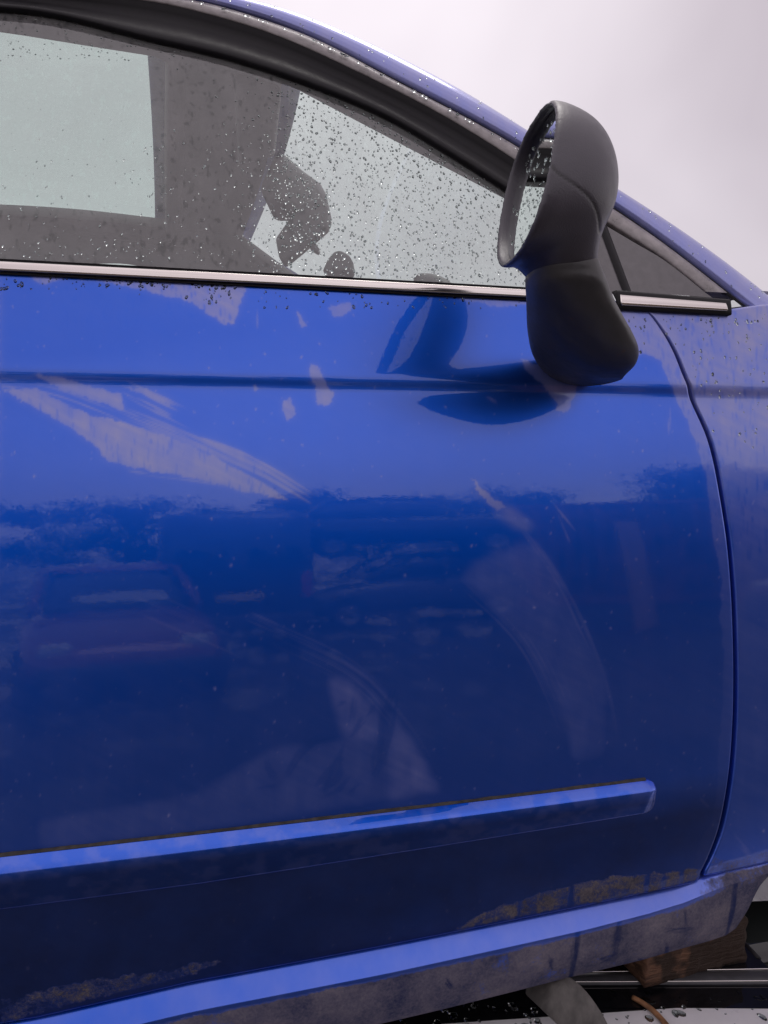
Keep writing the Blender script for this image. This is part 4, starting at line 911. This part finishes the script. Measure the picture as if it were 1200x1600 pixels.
# crushed body under the roof
def loft_body(name, st, m_, parent, ny=16):
    """stations (x, z0, z1, half width, round) -> closed rounded hull"""
    R_ = []
    for (x, z0, z1, hw, ex) in st:
        a = np.linspace(0, 2 * math.pi, 40, endpoint=False); c, s = np.cos(a), np.sin(a)
        y = np.sign(c) * np.abs(c) ** (2 / ex) * hw; z = (z0 + z1) / 2 + np.sign(s) * np.abs(s) ** (2 / ex) * (z1 - z0) / 2; R_.append(np.stack([np.full(40, x), y, z], -1))
    R_ = np.stack(R_); R_ = np.concatenate([np.repeat(R_[:1].mean(1, keepdims=True), 40, 1), R_, np.repeat(R_[-1:].mean(1, keepdims=True), 40, 1)]); o = grid(name, R_, m_, parent, wrap=True); return o
def wheel_thing(parent, x, y, r=0.30):
    a = np.linspace(0, 2 * math.pi, 28, endpoint=False); prof = [(0.62, -0.08), (0.66, -0.10), (0.9, -0.10), (0.99, -0.07), (1.0, 0.0), (0.99, 0.07), (0.9, 0.10), (0.66, 0.10), (0.62, 0.08)]
    t = grid('wheel', np.stack([np.stack([x + np.cos(a) * q * r, np.full(28, y + w), r + np.sin(a) * q * r], -1) for q, w in prof]), M['tyre'], parent, wrap=True)
    grid('rim', np.stack([np.stack([x + np.cos(a) * q * r, np.full(28, y + w), r + np.sin(a) * q * r], -1) for q, w in ((0.64, -0.085), (0.55, -0.07), (0.5, -0.03), (0.25, -0.04), (0.12, -0.07), (0.01, -0.07), (0.01, 0.07), (0.12, 0.07), (0.5, 0.03), (0.64, 0.085))]), M['steel'], t, wrap=True)
loft_body('body', [(-2.0, 0.32, 0.70, 0.62, 3), (-1.9, 0.25, 0.78, 0.72, 3.5), (-1.2, 0.22, 0.84, 0.78, 4.5), (0.6, 0.22, 0.84, 0.79, 4.5), (1.3, 0.22, 0.80, 0.78, 4), (1.9, 0.24, 0.70, 0.70, 3.5), (2.05, 0.30, 0.6, 0.60, 3)], M['white_paint'], white)
loft_body('crushed_cabin', [(-1.5, 0.74, 0.92, 0.60, 4), (-1.2, 0.74, 1.0, 0.64, 4), (1.2, 0.74, 1.0, 0.64, 4), (1.6, 0.74, 0.90, 0.60, 4)], M['dark_glass'], white)
for x in (-1.3, 1.35):
    for y in (-0.70, 0.70): wheel_thing(white, x, y)
# drops on the white car's roof
xs_r = rng.uniform(0.05, 0.95, 520); yr = l_white(xs_r) + rng.uniform(-0.10, 0.05, 520); Pw = np.stack([xs_r, yr, ZC + top_h(yr, l_white(xs_r) - 0.005)], -1)
nw = np.stack([0 * yr, -(2 * 0.9 * np.clip(l_white(xs_r) - 0.005 - yr, 0, None) + 0.10 * (yr < l_white(xs_r) - 0.005)), np.ones_like(yr)], -1); nw /= np.linalg.norm(nw, axis=1)[:, None]
drops('raindrops', Pw, nw, 0.0014 + 0.0050 * rng.random(520) ** 3, rng.uniform(0.7, 1.6, 520), rng.uniform(0.25, 0.45, 520), cant, 0.0003, (0.3, -1, 0))

# ---------------- things lying between the two cars
def wood_block():
    A = on_level(np.array([978., 1008, 1165]), np.array([1503., 1542, 1497]), HR + 0.008)
    p0, p1, p2 = A; ax = (p2 - p1); ax[2] = 0; ln = np.linalg.norm(ax[:2]); ax /= ln; side = p0 - p1; side[2] = 0; wd = 0.10; side = np.array([-ax[1], ax[0], 0])
    nx_, ny_, nz_ = 34, 12, 8; hgt = 0.062
    ob = bpy.data.objects.new('wood_block', None)
    V = []; Fc = []
    # six displaced faces through a voxel-free box grid
    import itertools
    idx = {}
    for i, j, k in itertools.product(range(nx_ + 1), range(ny_ + 1), range(nz_ + 1)):
        if i in (0, nx_) or j in (0, ny_) or k in (0, nz_):
            u, v, w = i / nx_, j / ny_, k / nz_; r = 0.004
            n1 = fbm(np.array(u * 14 + v * 3), np.array(w * 9 + v * 7)); n2 = fbm(np.array(u * 30.0), np.array(v * 8 + w * 8 + 40))
            q = p1 + ax * (u * ln + 0.004 * (n2 - 0.5)) + side * (v * wd + 0.007 * (n1 - 0.5)) + np.array([0, 0, w * hgt + 0.005 * (n2 - 0.5) - 0.006 * u])
            idx[i, j, k] = len(V); V.append(q)
    def f(a, b, c, d): Fc.append((idx[a], idx[b], idx[c], idx[d]))
    for i in range(nx_):
        for j in range(ny_): f((i, j, nz_), (i + 1, j, nz_), (i + 1, j + 1, nz_), (i, j + 1, nz_)); f((i, j, 0), (i, j + 1, 0), (i + 1, j + 1, 0), (i + 1, j, 0))
        for k in range(nz_): f((i, 0, k), (i + 1, 0, k), (i + 1, 0, k + 1), (i, 0, k + 1)); f((i, ny_, k), (i, ny_, k + 1), (i + 1, ny_, k + 1), (i + 1, ny_, k))
    for j in range(ny_):
        for k in range(nz_): f((0, j, k), (0, j, k + 1), (0, j + 1, k + 1), (0, j + 1, k)); f((nx_, j, k), (nx_, j + 1, k), (nx_, j + 1, k + 1), (nx_, j, k + 1))
    V = np.array(V); c = np.array([V[:, 0].mean(), V[:, 1].mean(), V[:, 2].min()]); o = pydata('wood_block', V - c, Fc, M['wood'], None, True); o.location = c
    prop(o, 'splintered wet brown timber block wedged under the blue sill', 'wood block')
wood_block()
def strap():
    ctr = np.array([(838, 1528, 0.905), (868, 1552, 0.878), (898, 1580, 0.862), (925, 1622, 0.85), (945, 1680, 0.845)])
    wds = smooth_curve(np.array([(30, 0), (33, 0), (33, 0), (31, 0), (28, 0)], float), 40)[:, 0]
    C = smooth_curve(at_depth(ctr[:, 0], ctr[:, 1], ctr[:, 2]), 40); T = np.gradient(C, axis=0); T /= np.linalg.norm(T, axis=1)[:, None]
    vw = C - CAM; vw /= np.linalg.norm(vw, axis=1)[:, None]; W_ = np.cross(T, vw); W_ /= np.linalg.norm(W_, axis=1)[:, None]; Nn = np.cross(W_, T)
    R_ = []
    for i in range(40):
        a = np.linspace(0, 2 * math.pi, 24, endpoint=False); R_.append(C[i] + np.outer(np.sign(np.cos(a)) * np.abs(np.cos(a)) ** 0.6 * wds[i] * 0.00072, W_[i]) + np.outer(np.sin(a) * 0.008, Nn[i]))
    R_ = np.stack(R_); R_ = np.concatenate([np.repeat(R_[:1].mean(1, keepdims=True), 24, 1), R_, np.repeat(R_[-1:].mean(1, keepdims=True), 24, 1)])
    c = C[-1]; o = grid('rubber_strap', R_ - c, M['hose'], None, wrap=True); o.location = c
    prop(o, 'curved grey perished rubber strap hanging from under the blue sill', 'strap')
strap()
tw = np.array([(989, 1548, 0), (1003, 1556, 0), (1020, 1568, 0), (1040, 1586, 0), (1062, 1612, 0)], float); Tw = on_level(tw[:, 0], tw[:, 1], HR + 0.012); Tw = smooth_curve(Tw, 24); Tw[:, 2] = ZC + top_h(Tw[:, 1], l_white(Tw[:, 0]) - 0.005) + 0.0035
o = grid('twig', tube_pts(Tw - Tw[0], np.linspace(0.0030, 0.0036, 24), 8), M['twig'], None, wrap=True); o.location = Tw[0]; prop(o, 'thin copper-brown twig lying on the wet roof beside the timber', 'twig')

# =================================================================== the yard (seen reflected in the paint)
def ground_mat():
    m, t, p, o = mat('wet_muddy_yard')
    a = noise_node(t, 0.9, 6, 0.6).outputs[0]; b = noise_node(t, 14, 5, 0.65).outputs[0]
    c = mixc(t, a, (0.030, 0.026, 0.024, 1), (0.085, 0.072, 0.063, 1)); t.links.new(mixc(t, maths(t, 'MULTIPLY', b, 0.5), c, (0.06, 0.053, 0.048, 1)), p.inputs['Base Color'])
    t.links.new(ramp(t, a, 0.46, 0.54, (0.04,) * 3 + (1,), (0.95,) * 3 + (1,)).outputs[0], p.inputs['Roughness']); bump(t, p, b, 0.6, 0.03); return m
gx_, gy_ = np.meshgrid(np.r_[-300, -60, np.linspace(-20, 20, 60), 60, 300], np.r_[-300, -60, np.linspace(-20, 20, 60), 60, 300]); gz_ = 0.05 * (fbm(gx_ * 0.7 + 99, gy_ * 0.7 + 99) - 0.6)
prop(grid('ground', np.stack([gx_, gy_, gz_], -1), ground_mat()), kind='structure')

def scrap_car(name, label, loc, rz, col, van=False, group='scrapped cars across the yard'):
    r = empty(name, loc, rz); prop(r, label, 'van' if van else 'car', group)
    m_ = simple(name + '_paint', col, 0.3, 0.2, vary=0.15, scale=5, coat=0.8)
    if van:
        loft_body('body', [(-2.1, 0.45, 2.2, 0.80, 7), (-2.0, 0.35, 2.28, 0.86, 8), (0.7, 0.35, 2.28, 0.86, 8), (1.2, 0.33, 1.9, 0.85, 6), (1.5, 0.33, 1.25, 0.84, 5), (2.1, 0.33, 1.05, 0.80, 4.5), (2.2, 0.4, 0.8, 0.74, 4)], m_, r)
        for y in (-0.42, 0.42): box('rear_window', (-2.12, y, 1.55), (0.03, 0.62, 0.55), M['dark_glass'], r, bev=0.012)
        for y in (-0.866, 0.866): box('side_window', (0.75, y, 1.5), (0.7, 0.03, 0.48), M['dark_glass'], r, bev=0.012)
        ws_ = box('windscreen', (1.30, 0, 1.55), (0.03, 1.45, 0.75), M['dark_glass'], r, bev=0.012); ws_.rotation_euler = (0, -0.6, 0)
        for y in (-0.76, 0.76): box('tail_lamp', (-2.07, y, 1.0), (0.08, 0.12, 0.4), M['lamp_red'], r, bev=0.015)
        box('bumper', (-2.16, 0, 0.5), (0.14, 1.6, 0.18), M['black_plastic'], r, bev=0.03); box('number_plate', (-2.16, 0, 0.85), (0.03, 0.52, 0.12), simple('plain_plate', (0.6, 0.5, 0.1), 0.5), r, bev=0.006)
    else:
        loft_body('body', [(-1.95, 0.42, 0.72, 0.60, 3), (-1.85, 0.30, 0.86, 0.74, 3.5), (-1.3, 0.24, 0.93, 0.81, 4), (0.3, 0.24, 0.92, 0.82, 4), (0.9, 0.24, 0.88, 0.81, 4), (1.6, 0.26, 0.74, 0.76, 3.5), (1.85, 0.33, 0.62, 0.64, 3)], m_, r)
        loft_body('cabin', [(-1.75, 0.80, 0.95, 0.58, 3.5), (-1.35, 0.80, 1.36, 0.62, 3.5), (-0.5, 0.80, 1.44, 0.64, 3.5), (0.15, 0.80, 1.40, 0.63, 3.5), (0.75, 0.80, 0.98, 0.62, 3.5)], M['dark_glass'], r)
        loft_body('roof', [(-1.4, 1.33, 1.37, 0.50, 3), (-1.2, 1.345, 1.415, 0.60, 3), (-0.5, 1.37, 1.46, 0.62, 3), (0.1, 1.36, 1.43, 0.60, 3), (0.22, 1.34, 1.38, 0.5, 3)], m_, r)
        for y in (-1, 1):
            for p_ in ([(0.15, 0.61, 1.38), (0.5, 0.65, 1.16), (0.85, 0.70, 0.90)], [(-0.35, 0.635, 1.38), (-0.37, 0.68, 1.15), (-0.38, 0.76, 0.90)], [(-1.3, 0.60, 1.34), (-1.5, 0.64, 1.12), (-1.65, 0.68, 0.88)]): tube('pillar', np.array([(a, b * y, c) for a, b, c in p_]), 0.045, m_, r, k=6)
            box('head_lamp', (1.74, 0.52 * y, 0.64), (0.12, 0.24, 0.13), M['lamp'], r, bev=0.03); box('tail_lamp', (-1.85, 0.58 * y, 0.74), (0.10, 0.18, 0.16), M['lamp_red'], r, bev=0.03)
            box('door_handle', (-0.2, 0.825 * y, 0.80), (0.18, 0.03, 0.03), M['black_plastic'], r, bev=0.008)
        box('bumper', (1.80, 0, 0.42), (0.16, 1.35, 0.18), M['black_plastic'], r, bev=0.04)
    for x in (-1.25, 1.2):
        for y in (-0.74, 0.74): wheel_thing(r, x, y)
    return r
scrap_car('stand_in_van', 'dark blue panel van, added as stand-in for the dark figure reflected in the blue door', (0.35, -9.6, 0), rad(-92), (0.015, 0.02, 0.05), van=True, group='added vehicles across the yard')  # added van, placed to give the door its dark figure-sized reflection
scrap_car('scrap_car', 'red scrapped car parked beside the dark blue van', (-0.85, -6.9, 0), rad(80), (0.17, 0.03, 0.025))
scrap_car('scrap_car', 'grey scrapped car standing between van and silver car', (3.1, -10.2, 0), rad(172), (0.10, 0.10, 0.12))
scrap_car('scrap_car', 'black scrapped car stacked on top of the grey scrapped car', (3.2, -10.25, 1.36), rad(6), (0.02, 0.02, 0.024))
scrap_car('scrap_car', 'silver scrapped car between the stack and the rusty container', (5.2, -12.5, 0), rad(165), (0.34, 0.34, 0.36))
scrap_car('scrap_car', 'brown scrapped car at the end of the row by the container', (8.8, -7.4, 0), rad(150), (0.12, 0.05, 0.03))
# rusty container
def container():
    r = empty('shipping_container', (8.6, -11.0, 0), rad(20)); prop(r, 'rusty red-brown shipping container behind the scrapped cars', 'container')
    m_ = simple('rusted_container_paint', (0.20, 0.07, 0.04), 0.7, vary=0.5, scale=2.2, bmp=0.004)
    xs = np.linspace(-3.0, 3.0, 241); w = 0.036 * np.clip(np.sin(xs * 2 * math.pi / 0.28) * 2.2, -1, 1)
    for s in (-1, 1):
        grid('side_wall', np.stack([np.stack([xs, s * (1.2 + w), np.full_like(xs, z)], -1) for z in (0.15, 1.3, 2.45)]), m_, r)
        for x in (-3, 3): box('corner_post', (x, s * 1.2, 1.3), (0.14, 0.14, 2.6), m_, r, bev=0.01)
        box('bottom_rail', (0, s * 1.2, 0.08), (6, 0.12, 0.16), m_, r, bev=0.01); box('top_rail', (0, s * 1.2, 2.52), (6, 0.1, 0.12), m_, r, bev=0.01)
        box('door', (-3.02, s * 0.57, 1.3), (0.06, 1.08, 2.3), m_, r, bev=0.01)
        tube('lock_rod', np.array([(-3.09, s * 0.3, 0.2), (-3.09, s * 0.3, 1.3), (-3.09, s * 0.3, 2.45)]), 0.02, M['steel'], r)
    box('roof', (0, 0, 2.56), (5.9, 2.36, 0.05), m_, r); box('end_wall', (3.0, 0, 1.3), (0.05, 2.3, 2.4), m_, r)
container()
# tan board leaning by the cars
o = box('plywood_board', (5.55, -7.6, 0.95), (0.75, 0.04, 1.9), simple('tan_plywood', (0.34, 0.19, 0.10), 0.7, vary=0.3, scale=9, stretch=(1, 1, 0.15)), bev=0.004, rz=rad(-35), rx=rad(8)); prop(o, 'tan plywood board leaning near the rusty container', 'board')

# trees beyond the yard
LEAF = simple('tree_leaves', (0.045, 0.075, 0.025), 0.6, vary=0.55, scale=1.1); BARK = simple('tree_bark', (0.09, 0.07, 0.055), 0.9, vary=0.4, scale=12, bmp=0.02, stretch=(1, 1, 0.2))
def tree(label, x, y, H, spread, seed):
    q = np.random.default_rng(seed); r = empty('tree', (x, y, 0)); prop(r, label, 'tree', 'trees round the yard')
    tr = smooth_curve(np.array([(0, 0, -0.1), (q.normal(0, .1), q.normal(0, .1), H * 0.25), (q.normal(0, .25), q.normal(0, .25), H * 0.55), (q.normal(0, .3), q.normal(0, .3), H * 0.85)]), 14)
    trunk = tube('trunk', tr, np.linspace(0.045, 0.008, 14) * H * 0.6, BARK, r)
    ends = []
    for i in range(13):
        b0 = tr[q.integers(3, 13)]; a = q.uniform(0, 6.28); ln = spread * q.uniform(0.45, 1.0); e = b0 + np.array([math.cos(a) * ln, math.sin(a) * ln, q.uniform(0.05, 0.5) * ln]); mid = (b0 + e) / 2 + np.array([0, 0, 0.12 * ln])
        tube('limb', smooth_curve(np.stack([b0, mid, e]), 8), np.linspace(0.011, 0.003, 8) * H * 0.6, BARK, trunk, k=6); ends += [e, mid, (e + mid) / 2]
    ends = np.array(ends + [tr[-1], tr[-2]]); k = 5200; ce = ends[q.integers(0, len(ends), k)]; P = ce + q.normal(0, 1, (k, 3)) * np.array([0.19, 0.19, 0.16]) * spread
    s = q.uniform(0.10, 0.20, k) * H / 7; d1 = q.normal(0, 1, (k, 3)); d1 /= np.linalg.norm(d1, axis=1)[:, None]; d2 = np.cross(d1, q.normal(0, 1, (k, 3))); d2 /= np.linalg.norm(d2, axis=1)[:, None]
    V = np.stack([P - d1 * s[:, None], P + d2 * s[:, None] * 0.5, P + d1 * s[:, None], P - d2 * s[:, None] * 0.5], 1).reshape(-1, 3)
    o = link('crown', raw_mesh('crown', V, np.arange(4 * k).reshape(-1, 4)), LEAF, r, False); o['kind'] = 'stuff'
TREES = [(-9, -26, 5.0, 2.3, 'broad leafy tree beyond the red scrapped car'), (-5.8, -30, 4.6, 2.2, 'low spreading tree left of the red scrapped car'), (-2.6, -28, 5.2, 2.2, 'leafy tree between red car and dark van'), (0.8, -30, 4.8, 2.2, 'leafy tree right behind the dark blue van'),
         (3.8, -28, 5.4, 2.3, 'rounded tree behind the two stacked scrapped cars'), (7.0, -30, 4.9, 2.3, 'spreading tree behind the gap beside the stacked cars'), (10.2, -28, 5.3, 2.4, 'leafy tree beyond the silver scrapped car'), (13.5, -26, 5.0, 2.4, 'low rounded tree left of the rusty container'),
         (15.5, -18.5, 5.6, 2.3, 'leafy tree close behind the rusty container'), (19.0, -22, 6.4, 2.8, 'taller leafy tree past the rusty container'), (23.5, -21, 7.2, 3.0, 'tallest leafy tree at the far end of the yard')]
for i, (x, y, H, sp, lab) in enumerate(TREES): tree(lab, x, y, H, sp, 40 + i)
for i, (x, y, H, sp) in enumerate([(7.5, 9.5, 3.2, 1.9), (12, 8, 3.2, 1.9)]):
    tree(['low bushy tree on the grass behind the white car', 'low bushy tree at the far edge of the grass'][i], x, y, H, sp, 80 + i)
# grass bank behind the stacked cars
gr = np.random.default_rng(5); k = 26000; gxx = gr.uniform(1.5, 14, k); gyy = gr.uniform(2.4, 8, k); hh = gr.uniform(0.10, 0.32, k); az = gr.uniform(0, 6.28, k); w = 0.012
V = np.stack([np.stack([gxx - w * np.cos(az), gyy - w * np.sin(az), 0 * hh - 0.03], -1), np.stack([gxx + w * np.cos(az), gyy + w * np.sin(az), 0 * hh - 0.03], -1), np.stack([gxx + gr.normal(0, .06, k), gyy + gr.normal(0, .06, k), hh], -1)], 1).reshape(-1, 3)
prop(link('grass', raw_mesh('grass', V, np.arange(3 * k).reshape(-1, 3)), simple('rough_grass', (0.10, 0.16, 0.05), 0.7, vary=0.5, scale=3), None, False), 'rough green grass behind the stacked cars', 'grass', kind='stuff')
